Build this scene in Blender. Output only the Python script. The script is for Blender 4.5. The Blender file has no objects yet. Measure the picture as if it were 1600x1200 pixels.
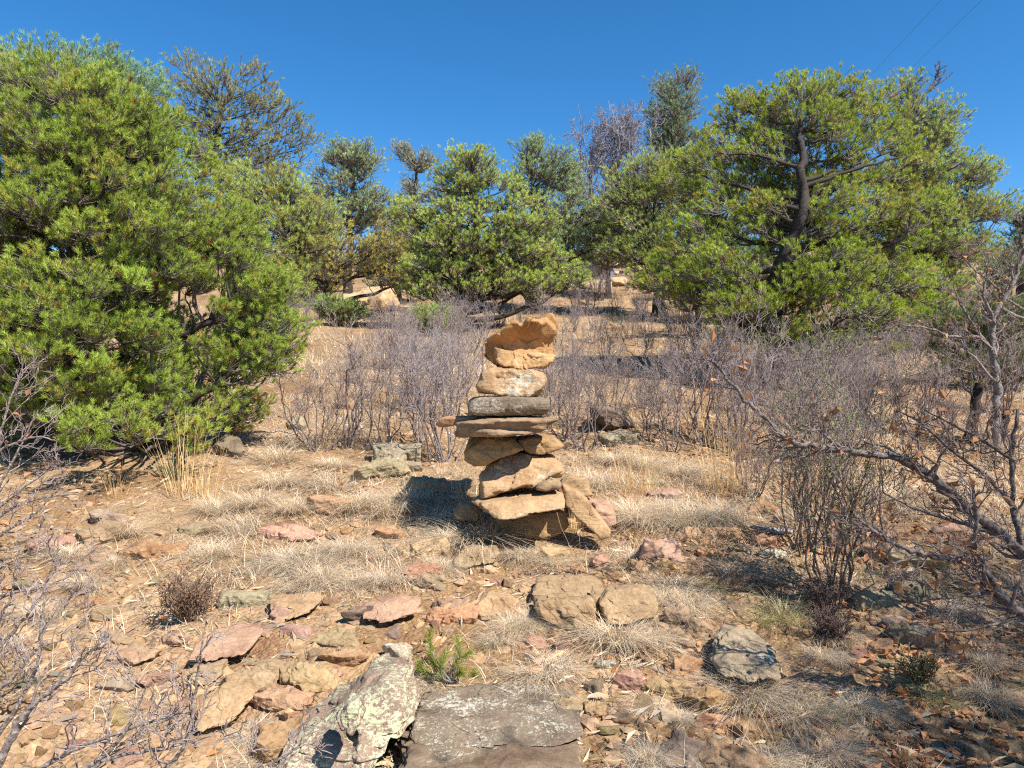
import bpy, bmesh, math
import numpy as np
from mathutils import Vector
R = math.radians
sc = bpy.context.scene
COL = sc.collection

# ---------------- camera, sky, sun, exposure ----------------
F = 1180.0                      # focal length in pixels of the 1600 px wide photograph
CAM = np.array([0.0, 0.0, 1.6])
cam_data = bpy.data.cameras.new('camera')
cam = bpy.data.objects.new('camera', cam_data); COL.objects.link(cam)
cam_data.sensor_width = 36.0; cam_data.lens = 36.0 * F / 1600.0
cam_data.clip_start = 0.05; cam_data.clip_end = 3000
cam.location = CAM; cam.rotation_euler = (R(90), 0, 0)
sc.camera = cam
SUN_EL, SUN_AZ = R(50), R(47)   # azimuth measured from straight behind the camera towards its right
sun_dir = Vector((math.cos(SUN_EL) * math.sin(SUN_AZ), -math.cos(SUN_EL) * math.cos(SUN_AZ), math.sin(SUN_EL)))
world = bpy.data.worlds.new('World'); sc.world = world; world.use_nodes = True
wn = world.node_tree; wn.nodes.clear()
w_out = wn.nodes.new('ShaderNodeOutputWorld'); w_bg = wn.nodes.new('ShaderNodeBackground')
w_sky = wn.nodes.new('ShaderNodeTexSky'); w_sky.sky_type = 'NISHITA'; w_sky.sun_disc = False
w_sky.sun_elevation = SUN_EL; w_sky.sun_rotation = math.atan2(sun_dir.x, sun_dir.y)
w_sky.altitude = 2300; w_sky.air_density = 1.0; w_sky.dust_density = 0.15; w_sky.ozone_density = 3.0
w_hs = wn.nodes.new('ShaderNodeHueSaturation'); w_hs.inputs['Hue'].default_value = 0.497; w_hs.inputs['Saturation'].default_value = 1.30; w_hs.inputs['Value'].default_value = 1.0
w_bg.inputs['Strength'].default_value = 0.102
wn.links.new(w_sky.outputs[0], w_hs.inputs['Color']); wn.links.new(w_hs.outputs[0], w_bg.inputs['Color'])
wn.links.new(w_bg.outputs[0], w_out.inputs['Surface'])
sun_data = bpy.data.lights.new('sun', 'SUN'); sun_data.energy = 5.0; sun_data.angle = R(0.53)
sun_data.color = (1.0, 0.95, 0.87)
sun = bpy.data.objects.new('sun', sun_data); COL.objects.link(sun)
sun.rotation_euler = sun_dir.to_track_quat('Z', 'Y').to_euler(); sun.location = (8, -6, 12)
sc.view_settings.view_transform = 'Standard'; sc.view_settings.look = 'None'
sc.view_settings.exposure = 0.98; sc.view_settings.gamma = 1
sc.render.engine = 'CYCLES'
sc.cycles.max_bounces = 6; sc.cycles.diffuse_bounces = 3; sc.cycles.glossy_bounces = 2; sc.cycles.transmission_bounces = 4
sc.cycles.use_denoising = False
sc.cycles.pixel_filter_type = 'BLACKMAN_HARRIS'; sc.cycles.filter_width = 1.2
sc.cycles.sample_clamp_indirect = 6

# ---------------- numeric helpers ----------------
def nrm(v):
    return v / np.maximum(np.linalg.norm(v, axis=-1, keepdims=True), 1e-9)

def _hash(ix, iy, iz, seed):
    h = (ix * 374761393 + iy * 668265263 + iz * 2147483647 + seed * 1274126177) & 0xFFFFFFFF
    h = ((h ^ (h >> 13)) * 1274126177) & 0xFFFFFFFF
    h = ((h ^ (h >> 16)) * 2246822519) & 0xFFFFFFFF
    return ((h ^ (h >> 15)) & 0xFFFF) / 65535.0

def vnoise(p, seed=0):                     # value noise in -1..1, p (N,3)
    f = np.floor(p); i = f.astype(np.int64); t = p - f; t = t * t * (3 - 2 * t)
    x, y, z = i[..., 0], i[..., 1], i[..., 2]; r = 0
    for dx in (0, 1):
        for dy in (0, 1):
            for dz in (0, 1):
                w = (t[..., 0] if dx else 1 - t[..., 0]) * (t[..., 1] if dy else 1 - t[..., 1]) * (t[..., 2] if dz else 1 - t[..., 2])
                r = r + w * _hash(x + dx, y + dy, z + dz, seed)
    return r * 2 - 1

def fbm(p, seed=0, octv=4, gain=0.5):
    a = 1.0; s = 0; fr = 1.0
    for k in range(octv):
        s = s + a * vnoise(p * fr + 17.3 * k, seed + k); a *= gain; fr *= 2.03
    return s

def H(x, y):                               # height of the hillside
    x = np.asarray(x, float); y = np.asarray(y, float)
    x, y = np.broadcast_arrays(x, y)
    k = 7.0
    q = np.clip((y - 50) / k, -30, 30)
    roll = np.where((y - 50) / k > 30, y - 50, k * np.log1p(np.exp(q)))
    z = 0.185 * (y - roll)
    z = np.where(y < -30, 0.185 * -30 + 0.02 * (y + 30), z)
    P2 = np.stack([x, y, np.zeros_like(x)], -1)
    cr = np.clip((y - 16) / 28, 0, 1); z = z + 1.0 * cr * cr * (3 - 2 * cr)
    far = np.clip((y - 7) / 16, 0, 1); far = far * far * (3 - 2 * far)
    z = z + 0.35 * far * vnoise(P2 / 9.0, 5) + 0.9 * np.exp(-((x - 7) ** 2 / 30 + (y - 44) ** 2 / 90))
    z = z + 1.1 * np.exp(-((x - 26) ** 2 / 80 + (y - 38) ** 2 / 120))
    z = z + 0.055 * vnoise(P2 / 1.3, 11) + 0.028 * vnoise(P2 / 0.42, 12)
    r = np.hypot(x, y)
    nf = np.clip(1.6 - r / 12, 0, 1)
    z = z + nf * (0.017 * vnoise(P2 / 0.15, 13) + 0.008 * vnoise(P2 / 0.06, 14))
    return z

_YS = np.geomspace(1.0, 75, 900)
def hit(px, py):                           # first point of the hillside on the sight line of a photo pixel
    xs = _YS * (px - 800) / F; zs = CAM[2] + _YS * (600 - py) / F
    d = H(xs, _YS) - zs
    k = np.argmax(d > 0)
    if d[k] <= 0: k = len(_YS) - 1
    return np.array([xs[k], _YS[k], float(H(xs[k], _YS[k]))])

def at(px, py, Y):
    return np.array([Y * (px - 800) / F, Y, CAM[2] + Y * (600 - py) / F])

def pix(p):
    return 800 + F * p[0] / p[1], 600 - F * (p[2] - CAM[2]) / p[1]

# ---------------- mesh helpers ----------------
def mesh(name, V, T=None, Q=None, mat=None, col=None, smooth=True):
    me = bpy.data.meshes.new(name)
    V = np.asarray(V, np.float32).reshape(-1, 3)
    nt = 0 if T is None else len(T); nq = 0 if Q is None else len(Q)
    loops = []
    if nt: loops.append(np.asarray(T, np.int32).ravel())
    if nq: loops.append(np.asarray(Q, np.int32).ravel())
    L = np.concatenate(loops)
    me.vertices.add(len(V)); me.vertices.foreach_set('co', V.ravel())
    me.loops.add(len(L)); me.loops.foreach_set('vertex_index', L)
    me.polygons.add(nt + nq)
    st = np.concatenate([np.arange(nt) * 3, nt * 3 + np.arange(nq) * 4]).astype(np.int32)
    me.polygons.foreach_set('loop_start', st)
    me.polygons.foreach_set('use_smooth', np.full(nt + nq, smooth, bool))
    me.update(calc_edges=True)
    if col is not None:
        c = np.ones((len(V), 4), np.float32); c[:, :3] = col
        a = me.color_attributes.new('col', 'FLOAT_COLOR', 'POINT'); a.data.foreach_set('color', c.ravel())
    if mat is not None: me.materials.append(mat)
    return me

def link(name, me, parent=None, loc=None):
    o = bpy.data.objects.new(name, me); COL.objects.link(o)
    if parent is not None: o.parent = parent
    if loc is not None: o.location = loc
    return o

def tag(o, label=None, cat=None, group=None, kind=None):
    if label: o['label'] = label
    if cat: o['category'] = cat
    if group: o['group'] = group
    if kind: o['kind'] = kind
    return o

class Tubes:                               # many tubes collected into one mesh
    def __init__(s): s.V = []; s.Q = []; s.C = []; s.n = 0
    def add(s, P, rad, k=4, col=(1, 1, 1), rng=None):   # P (B,n,3), rad (B,n)
        P = np.asarray(P, float)
        if P.ndim == 2: P = P[None]
        rad = np.asarray(rad, float)
        if rad.ndim == 1: rad = np.broadcast_to(rad, P.shape[:2])
        B, n, _ = P.shape
        t = nrm(np.gradient(P, axis=1))
        ref = np.zeros((B, 1, 3)); main = np.abs(nrm(P[:, -1] - P[:, 0])); ref[np.arange(B), 0, np.argmin(main, -1)] = 1
        u = nrm(np.cross(t, ref)); w = np.cross(t, u)
        a = np.arange(k) * 2 * np.pi / k
        ring = P[:, :, None] + rad[:, :, None, None] * (np.cos(a)[:, None] * u[:, :, None] + np.sin(a)[:, None] * w[:, :, None])
        s.V.append(ring.reshape(-1, 3))
        b = np.arange(B)[:, None, None] * n * k; i = np.arange(n - 1)[None, :, None] * k; j = np.arange(k)[None, None]
        j2 = (j + 1) % k
        q = np.stack([b + i + j, b + i + j2, b + i + k + j2, b + i + k + j], -1).reshape(-1, 4) + s.n
        s.Q.append(q)
        c = np.asarray(col, float)
        c = np.broadcast_to(c, (B, 3)) if c.ndim == 1 else c
        s.C.append(np.repeat(c, n * k, 0))
        s.n += B * n * k
    def mesh(s, name, mat):
        return mesh(name, np.concatenate(s.V), None, np.concatenate(s.Q), mat, np.concatenate(s.C))

def curve(p0, p1, n, bend, wig, rng, up=0.0):   # batch of wavering paths (B,3)->(B,n,3)
    p0 = np.atleast_2d(p0); p1 = np.atleast_2d(p1); B = len(p0)
    t = np.linspace(0, 1, n)[None, :, None]; L = np.linalg.norm(p1 - p0, axis=-1)[:, None, None]
    P = p0[:, None] * (1 - t) + p1[:, None] * t
    off = rng.normal(size=(B, 1, 3)) * bend; off[..., 2] -= up
    P = P + 4 * t * (1 - t) * off * L
    nz = rng.normal(size=(B, n, 3)) * wig; nz[:, 0] = 0; nz[:, -1] = 0
    return P + nz * L

def grow(P, rad, cnt, lmul, ang, up, rng, n=4, tmin=0.2, tmax=1.0, rmul=0.6, rtip=0.4, wig=0.03, lmin=0, tpow=1.0):
    B, m, _ = P.shape
    idx = np.repeat(np.arange(B), cnt); M = len(idx)
    t = (tmin + (tmax - tmin) * rng.random(M) ** tpow) * (m - 1)
    i = np.minimum(t.astype(int), m - 2); f = (t - i)[:, None]
    p = P[idx, i] * (1 - f) + P[idx, i + 1] * f
    tan = nrm(P[idx, i + 1] - P[idx, i])
    rr = rad[idx, i] * (1 - f[:, 0]) + rad[idx, i + 1] * f[:, 0]
    perp = nrm(np.cross(tan, rng.normal(size=(M, 3))))
    a = ang * rng.uniform(0.6, 1.3, M)[:, None]
    d = nrm(tan * np.cos(a) + perp * np.sin(a) + np.array([0, 0, up]))
    Lp = np.linalg.norm(P[idx, -1] - P[idx, 0], axis=-1)
    L = np.maximum(lmin, lmul * Lp * rng.uniform(0.5, 1.25, M) * (1.15 - 0.6 * t / (m - 1)))[:, None]
    e = p + d * L; e[:, 2] += 0.12 * L[:, 0]
    C = curve(p, e, n, 0.07, wig, rng)
    r0 = rr * rmul * rng.uniform(0.7, 1.1, M)
    r = r0[:, None] * np.linspace(1, rtip, n)[None]
    return C, r

# ---------------- materials ----------------
def newmat(name):
    m = bpy.data.materials.new(name); m.use_nodes = True; nt = m.node_tree; nt.nodes.clear()
    return m, nt, nt.nodes, nt.links

def node(ns, t, **kw):
    n = ns.new(t)
    for k, v in kw.items():
        if k.startswith('i_'): n.inputs[k[2:].replace('_', ' ')].default_value = v
        else: setattr(n, k, v)
    return n

def ramp(ns, stops):
    r = ns.new('ShaderNodeValToRGB'); cr = r.color_ramp
    while len(cr.elements) < len(stops): cr.elements.new(0.5)
    for e, (p, c) in zip(cr.elements, stops):
        e.position = p; e.color = (*c, 1) if len(c) == 3 else c
    return r

def mixc(ns, ls, fac, a, b, mode='MIX'):
    m = ns.new('ShaderNodeMix'); m.data_type = 'RGBA'; m.blend_type = mode
    for s, v in ((m.inputs[0], fac), (m.inputs[6], a), (m.inputs[7], b)):
        if hasattr(v, 'is_output'): ls.new(v, s)
        else: s.default_value = v if not isinstance(v, tuple) else ((*v, 1) if len(v) == 3 else v)
    return m.outputs[2]

def mat_leaf(name, trans=0.35, rough=0.55):
    m, nt, ns, ls = newmat(name)
    out = ns.new('ShaderNodeOutputMaterial')
    at_ = node(ns, 'ShaderNodeAttribute', attribute_name='col')
    b = node(ns, 'ShaderNodeBsdfPrincipled'); b.inputs['Roughness'].default_value = rough
    b.inputs['Specular IOR Level'].default_value = 0.35
    t = ns.new('ShaderNodeBsdfTranslucent'); mx = ns.new('ShaderNodeMixShader'); mx.inputs[0].default_value = trans
    ls.new(at_.outputs['Color'], b.inputs['Base Color']); ls.new(at_.outputs['Color'], t.inputs['Color'])
    ls.new(b.outputs[0], mx.inputs[1]); ls.new(t.outputs[0], mx.inputs[2]); ls.new(mx.outputs[0], out.inputs['Surface'])
    return m

def mat_bark(name, c1, c2, scale=30, bump=0.4):
    m, nt, ns, ls = newmat(name)
    out = ns.new('ShaderNodeOutputMaterial'); b = node(ns, 'ShaderNodeBsdfPrincipled'); b.inputs['Roughness'].default_value = 0.85
    b.inputs['Specular IOR Level'].default_value = 0.2
    tc = ns.new('ShaderNodeTexCoord'); nz = node(ns, 'ShaderNodeTexNoise', i_Scale=scale, i_Detail=5.0)
    ls.new(tc.outputs['Object'], nz.inputs['Vector'])
    r = ramp(ns, [(0.3, c1), (0.7, c2)]); ls.new(nz.outputs['Fac'], r.inputs[0])
    at_ = node(ns, 'ShaderNodeAttribute', attribute_name='col')
    c = mixc(ns, ls, 1.0, r.outputs[0], at_.outputs['Color'], 'MULTIPLY')
    ls.new(c, b.inputs['Base Color'])
    bp = node(ns, 'ShaderNodeBump', i_Strength=bump, i_Distance=0.01); ls.new(nz.outputs['Fac'], bp.inputs['Height'])
    ls.new(bp.outputs[0], b.inputs['Normal']); ls.new(b.outputs[0], out.inputs['Surface'])
    return m

def mat_rock(name, lichen=(0.40, 0.39, 0.27), lich2=(0.47, 0.44, 0.38), dust=1.0, strata=True):
    # base colour comes from the object's own colour; its alpha says how much lichen grows on it
    m, nt, ns, ls = newmat(name)
    out = ns.new('ShaderNodeOutputMaterial'); b = node(ns, 'ShaderNodeBsdfPrincipled'); b.inputs['Roughness'].default_value = 0.88
    b.inputs['Specular IOR Level'].default_value = 0.25
    oi = ns.new('ShaderNodeObjectInfo'); tc = ns.new('ShaderNodeTexCoord')
    off = ns.new('ShaderNodeVectorMath'); off.operation = 'ADD'
    sc3 = ns.new('ShaderNodeVectorMath'); sc3.operation = 'SCALE'; sc3.inputs['Scale'].default_value = 40
    comb = ns.new('ShaderNodeCombineXYZ'); ls.new(oi.outputs['Random'], comb.inputs[0]); ls.new(oi.outputs['Random'], comb.inputs[1])
    ls.new(comb.outputs[0], sc3.inputs[0]); ls.new(tc.outputs['Object'], off.inputs[0]); ls.new(sc3.outputs[0], off.inputs[1])
    V = off.outputs[0]
    n1 = node(ns, 'ShaderNodeTexNoise', i_Scale=9.0, i_Detail=6.0, i_Roughness=0.6); ls.new(V, n1.inputs['Vector'])
    n2 = node(ns, 'ShaderNodeTexNoise', i_Scale=70.0, i_Detail=4.0, i_Roughness=0.7); ls.new(V, n2.inputs['Vector'])
    mp = node(ns, 'ShaderNodeMapping'); mp.inputs['Scale'].default_value = (4, 4, 55); ls.new(V, mp.inputs['Vector'])
    n3 = node(ns, 'ShaderNodeTexNoise', i_Scale=1.0, i_Detail=3.0, i_Distortion=0.4); ls.new(mp.outputs[0], n3.inputs['Vector'])
    r1 = ramp(ns, [(0.25, (0.46, 0.37, 0.31)), (0.42, (0.86, 0.80, 0.74)), (0.56, (1.08, 1.06, 1.02)), (0.75, (1.30, 1.30, 1.22))]); ls.new(n1.outputs['Fac'], r1.inputs[0])
    c = mixc(ns, ls, 0.85, oi.outputs['Color'], r1.outputs[0], 'MULTIPLY')
    r2 = ramp(ns, [(0.3, (0.74, 0.72, 0.70)), (0.6, (1.12, 1.12, 1.12))]); ls.new(n2.outputs['Fac'], r2.inputs[0])
    c = mixc(ns, ls, 0.8, c, r2.outputs[0], 'MULTIPLY')
    if strata:
        r3 = ramp(ns, [(0.36, (0.80, 0.70, 0.62)), (0.52, (1.06, 1.04, 1.0))]); ls.new(n3.outputs['Fac'], r3.inputs[0])
        c = mixc(ns, ls, 0.22, c, r3.outputs[0], 'MULTIPLY')
    geo = ns.new('ShaderNodeNewGeometry'); sx = ns.new('ShaderNodeSeparateXYZ'); ls.new(geo.outputs['Normal'], sx.inputs[0])
    du = ns.new('ShaderNodeMath'); du.operation = 'MULTIPLY_ADD'; ls.new(n1.outputs['Fac'], du.inputs[0]); du.inputs[1].default_value = 1.1; du.inputs[2].default_value = -.35
    du2 = ns.new('ShaderNodeMath'); du2.operation = 'MULTIPLY'; du2.use_clamp = True; ls.new(du.outputs[0], du2.inputs[0]); ls.new(sx.outputs[2], du2.inputs[1])
    dcol = ramp(ns, [(.35, (.26, .165, .09)), (.65, (.40, .28, .165))]); ls.new(n2.outputs['Fac'], dcol.inputs[0])
    duc = ns.new('ShaderNodeMath'); duc.operation = 'MULTIPLY'; ls.new(du2.outputs[0], duc.inputs[0]); duc.inputs[1].default_value = dust
    c = mixc(ns, ls, duc.outputs[0], c, dcol.outputs[0])
    # lichen rosettes
    vo = node(ns, 'ShaderNodeTexVoronoi', i_Scale=75.0); vo.feature = 'SMOOTH_F1'
    wv = mixc(ns, ls, 0.06, V, n2.outputs['Color'], 'ADD'); ls.new(wv, vo.inputs['Vector'])
    n4 = node(ns, 'ShaderNodeTexNoise', i_Scale=6.0, i_Detail=3.0); ls.new(V, n4.inputs['Vector'])
    mth = ns.new('ShaderNodeMath'); mth.operation = 'MULTIPLY_ADD'; ls.new(oi.outputs['Alpha'], mth.inputs[0]); mth.inputs[1].default_value = 0.50; mth.inputs[2].default_value = -0.62
    ad = ns.new('ShaderNodeMath'); ad.operation = 'ADD'; ls.new(n4.outputs['Fac'], ad.inputs[0]); ls.new(mth.outputs[0], ad.inputs[1])
    sb = ns.new('ShaderNodeMath'); sb.operation = 'MULTIPLY_ADD'; ls.new(vo.outputs['Distance'], sb.inputs[0]); sb.inputs[1].default_value = -0.9; ls.new(ad.outputs[0], sb.inputs[2])
    a3 = ns.new('ShaderNodeMath'); a3.operation = 'MULTIPLY_ADD'; ls.new(n2.outputs['Fac'], a3.inputs[0]); a3.inputs[1].default_value = 0.35; ls.new(sb.outputs[0], a3.inputs[2])
    rl = ramp(ns, [(0.10, (0, 0, 0)), (0.17, (1, 1, 1))]); ls.new(a3.outputs[0], rl.inputs[0])
    lc = mixc(ns, ls, n1.outputs['Fac'], lichen, lich2)
    rv = ramp(ns, [(0.0, (0.55, 0.55, 0.5)), (0.35, (1.1, 1.1, 1.1))]); ls.new(vo.outputs['Distance'], rv.inputs[0])
    lc = mixc(ns, ls, 0.7, lc, rv.outputs[0], 'MULTIPLY')
    c = mixc(ns, ls, rl.outputs[0], c, lc)
    ls.new(c, b.inputs['Base Color'])
    hs = ns.new('ShaderNodeMath'); hs.operation = 'ADD'; ls.new(n2.outputs['Fac'], hs.inputs[0]); ls.new(n3.outputs['Fac'], hs.inputs[1])
    bp = node(ns, 'ShaderNodeBump', i_Strength=0.8, i_Distance=0.007); ls.new(hs.outputs[0], bp.inputs['Height'])
    ls.new(bp.outputs[0], b.inputs['Normal']); ls.new(b.outputs[0], out.inputs['Surface'])
    return m

def mat_gravel(name):
    m, nt, ns, ls = newmat(name)
    out = ns.new('ShaderNodeOutputMaterial'); b = node(ns, 'ShaderNodeBsdfPrincipled'); b.inputs['Roughness'].default_value = 0.9
    b.inputs['Specular IOR Level'].default_value = 0.2
    at_ = node(ns, 'ShaderNodeAttribute', attribute_name='col'); tc = ns.new('ShaderNodeTexCoord')
    nz = node(ns, 'ShaderNodeTexNoise', i_Scale=60.0, i_Detail=4.0); ls.new(tc.outputs['Object'], nz.inputs['Vector'])
    r = ramp(ns, [(0.3, (0.7, 0.68, 0.65)), (0.7, (1.15, 1.15, 1.15))]); ls.new(nz.outputs['Fac'], r.inputs[0])
    ls.new(mixc(ns, ls, 0.9, at_.outputs['Color'], r.outputs[0], 'MULTIPLY'), b.inputs['Base Color'])
    bp = node(ns, 'ShaderNodeBump', i_Strength=0.4, i_Distance=0.004); ls.new(nz.outputs['Fac'], bp.inputs['Height'])
    ls.new(bp.outputs[0], b.inputs['Normal']); ls.new(b.outputs[0], out.inputs['Surface'])
    return m

def mat_ground(name):
    m, nt, ns, ls = newmat(name)
    out = ns.new('ShaderNodeOutputMaterial'); b = node(ns, 'ShaderNodeBsdfPrincipled'); b.inputs['Roughness'].default_value = 0.95
    b.inputs['Specular IOR Level'].default_value = 0.15
    tc = ns.new('ShaderNodeTexCoord'); V = tc.outputs['Object']
    a = node(ns, 'ShaderNodeTexNoise', i_Scale=0.9, i_Detail=7.0, i_Roughness=0.62); ls.new(V, a.inputs['Vector'])
    f = node(ns, 'ShaderNodeTexNoise', i_Scale=22.0, i_Detail=6.0, i_Roughness=0.7); ls.new(V, f.inputs['Vector'])
    g = node(ns, 'ShaderNodeTexNoise', i_Scale=160.0, i_Detail=3.0, i_Roughness=0.7); ls.new(V, g.inputs['Vector'])
    vo = node(ns, 'ShaderNodeTexVoronoi', i_Scale=55.0); ls.new(V, vo.inputs['Vector'])
    r = ramp(ns, [(0.28, (0.17, 0.098, 0.050)), (0.45, (0.30, 0.188, 0.098)), (0.60, (0.40, 0.275, 0.165)), (0.75, (0.28, 0.165, 0.09))])
    ls.new(a.outputs['Fac'], r.inputs[0])
    r2 = ramp(ns, [(0.3, (0.66, 0.60, 0.55)), (0.55, (1.0, 1.0, 1.0)), (0.75, (1.25, 1.22, 1.15))]); ls.new(f.outputs['Fac'], r2.inputs[0])
    c = mixc(ns, ls, 0.85, r.outputs[0], r2.outputs[0], 'MULTIPLY')
    r3 = ramp(ns, [(0.35, (0.6, 0.55, 0.5)), (0.6, (1.15, 1.15, 1.12))]); ls.new(g.outputs['Fac'], r3.inputs[0])
    c = mixc(ns, ls, 0.75, c, r3.outputs[0], 'MULTIPLY')
    cv = mixc(ns, ls, 0.07, c, vo.outputs['Color'], 'OVERLAY')
    ls.new(cv, b.inputs['Base Color'])
    s1 = ns.new('ShaderNodeMath'); s1.operation = 'MULTIPLY_ADD'; ls.new(vo.outputs['Distance'], s1.inputs[0]); s1.inputs[1].default_value = -0.9; ls.new(f.outputs['Fac'], s1.inputs[2])
    s2 = ns.new('ShaderNodeMath'); s2.operation = 'MULTIPLY_ADD'; ls.new(g.outputs['Fac'], s2.inputs[0]); s2.inputs[1].default_value = 0.4; ls.new(s1.outputs[0], s2.inputs[2])
    bp = node(ns, 'ShaderNodeBump', i_Strength=0.75, i_Distance=0.02); ls.new(s2.outputs[0], bp.inputs['Height'])
    ls.new(bp.outputs[0], b.inputs['Normal']); ls.new(b.outputs[0], out.inputs['Surface'])
    return m

M_ground = mat_ground('hillside_soil'); M_rock = mat_rock('sandstone'); M_gravel = mat_gravel('gravel_stone')
M_clean = mat_rock('clean_sandstone', dust=.3)
M_lichen = mat_rock('lichen_sandstone', (0.36, 0.365, 0.19), (0.43, 0.415, 0.32), dust=.3)
M_needle = mat_leaf('pine_needles', 0.33, 0.45); M_grass = mat_leaf('dry_grass_blades', 0.25, 0.6); M_leaf = mat_leaf('dead_leaves', 0.25, 0.7)
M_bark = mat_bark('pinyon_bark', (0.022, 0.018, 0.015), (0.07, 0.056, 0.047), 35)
M_limb = mat_bark('pinyon_branch_bark', (0.13, 0.115, 0.10), (0.26, 0.235, 0.21), 60)
M_twig = mat_bark('bare_twig_bark', (0.20, 0.165, 0.16), (0.40, 0.345, 0.335), 50)
M_oak = mat_bark('grey_oak_bark', (0.11, 0.095, 0.09), (0.46, 0.42, 0.40), 70, 0.8)
M_cable = mat_bark('cable_metal', (0.05, 0.05, 0.055), (0.07, 0.07, 0.075), 5)

# ---------------- the hillside ----------------
def axis(fine0, fine1, step, lo, hi, g=1.035):
    a = list(np.arange(fine0, fine1, step)); s = step
    while a[-1] < hi: s *= g; a.append(a[-1] + s)
    s = step; b = [a[0]]
    while b[-1] > lo: s *= g; b.append(b[-1] - s)
    return np.array(b[::-1][:-1] + a)
gx = axis(-3.2, 3.2, 0.018, -600, 600); gy = axis(1.9, 5.6, 0.018, -500, 900)
XX, YY = np.meshgrid(gx, gy); ZZ = H(XX, YY)
nx, ny = len(gx), len(gy); ii = (np.arange(ny - 1)[:, None] * nx + np.arange(nx - 1)[None]).ravel()
ground = link('ground', mesh('ground', np.stack([XX, YY, ZZ], -1), None, np.stack([ii, ii + 1, ii + nx + 1, ii + nx], -1), M_ground))
tag(ground, 'bare sandy tan hillside rising towards the trees', kind='structure')

# ---------------- rocks ----------------
_ico = {}
def ico(s):
    if s not in _ico:
        bm = bmesh.new(); bmesh.ops.create_icosphere(bm, subdivisions=s, radius=1)
        _ico[s] = (np.array([v.co[:] for v in bm.verts]), np.array([[v.index for v in f.verts] for f in bm.faces])); bm.free()
    return _ico[s]

def chip(P, d, m, rough, sd):              # broken edges: sharp ridges, fine grain, a few cracks
    o = 3.1 * sd
    b1 = -np.abs(vnoise(P / (0.50 * m) + o, sd)); b2 = -np.abs(vnoise(P / (0.21 * m) + o, sd + 1)); b3 = vnoise(P / (0.09 * m) + o, sd + 2); b4 = vnoise(P / (0.04 * m) + o, sd + 3)
    cr = np.clip(1 - np.abs(vnoise(P / (0.95 * m) + 5 + o, sd + 4)) * 14, 0, 1)
    return P + d * ((b1 * 1.5 + b2 * .8 + b3 * .22 + b4 * .12 + .55) * rough - cr * rough * .45)[:, None] * m

def vnormals(P, f):
    n = np.cross(P[f[:, 1]] - P[f[:, 0]], P[f[:, 2]] - P[f[:, 0]]); N = np.zeros_like(P)
    for k in range(3):
        for c in range(3): N[:, c] += np.bincount(f[:, k], n[:, c], len(P))
    return nrm(N)

def facet(P, d, f, m, K, seed, amt=.9, tilt=.16):   # broken planes meeting at crisp edges
    r = np.random.default_rng(seed + 77); N = vnormals(P, f)
    for K_, a_, t_ in ((K, amt, tilt), (K * 5, amt * .7, tilt * 1.2)):
        idx = r.integers(0, len(P), K_); c = P[idx]; n = nrm(N[idx] + r.normal(size=(K_, 3)) * t_)
        q = P + .05 * m * np.stack([vnoise(P / (.2 * m) + 9 * j, seed + j) for j in range(3)], -1)
        w = np.argmin(((q[:, None] - c[None]) ** 2).sum(-1), 1) if len(P) * K_ < 3e7 else np.concatenate([np.argmin(((b[:, None] - c[None]) ** 2).sum(-1), 1) for b in np.array_split(q, 8)])
        den = (d * n[w]).sum(1); den = np.where(den < .35, .35, den)
        dl = np.clip(((c[w] - P) * n[w]).sum(1) / den, -.10 * m, .10 * m)
        P = P + d * (dl * a_)[:, None]
    return P

def rock_verts(W, D, T, seed, sub, facets=13, rough=0.055, box=True, p=60, strata=0.0):
    rng = np.random.default_rng(seed); d, f = ico(sub)
    if box:
        N = np.array([[1, 0, 0], [-1, 0, 0], [0, 1, 0], [0, -1, 0], [0, 0, 1], [0, 0, -1.]]) + rng.normal(size=(6, 3)) * [.28, .28, .13]
        dist = rng.uniform(0.82, 1.0, 6)
    else:
        N = rng.normal(size=(6, 3)); dist = rng.uniform(.8, 1, 6)
    N2 = rng.normal(size=(facets, 3)); N2[:, 2] *= 0.6; d2 = rng.uniform(0.80, 1.18, facets)
    N = nrm(np.concatenate([N, N2])); dist = np.concatenate([dist, d2])
    s = np.maximum(d @ N.T, 0) / dist
    r = (s ** p).sum(1) ** (-1 / p)
    P = d * r[:, None] * np.array([W, D, T]) / 2
    m = min(W, D, T * 2.2)
    sd = seed % 9973
    P = facet(P, d, f, m, 9 if sub < 6 else 16, sd) if sub > 4 else P
    P = chip(P, d, m, rough * .6, sd)
    if strata:
        st = vnoise(np.stack([P[:, 0] * 1.5 / W + sd, P[:, 1] * 1.5 / W, P[:, 2] * 16 / T], -1), sd + 9)
        q = np.clip(st * 2.5, -1, 1) * strata * m
        P[:, 0] += q * d[:, 0]; P[:, 1] += q * d[:, 1]
    return P, f

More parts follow.
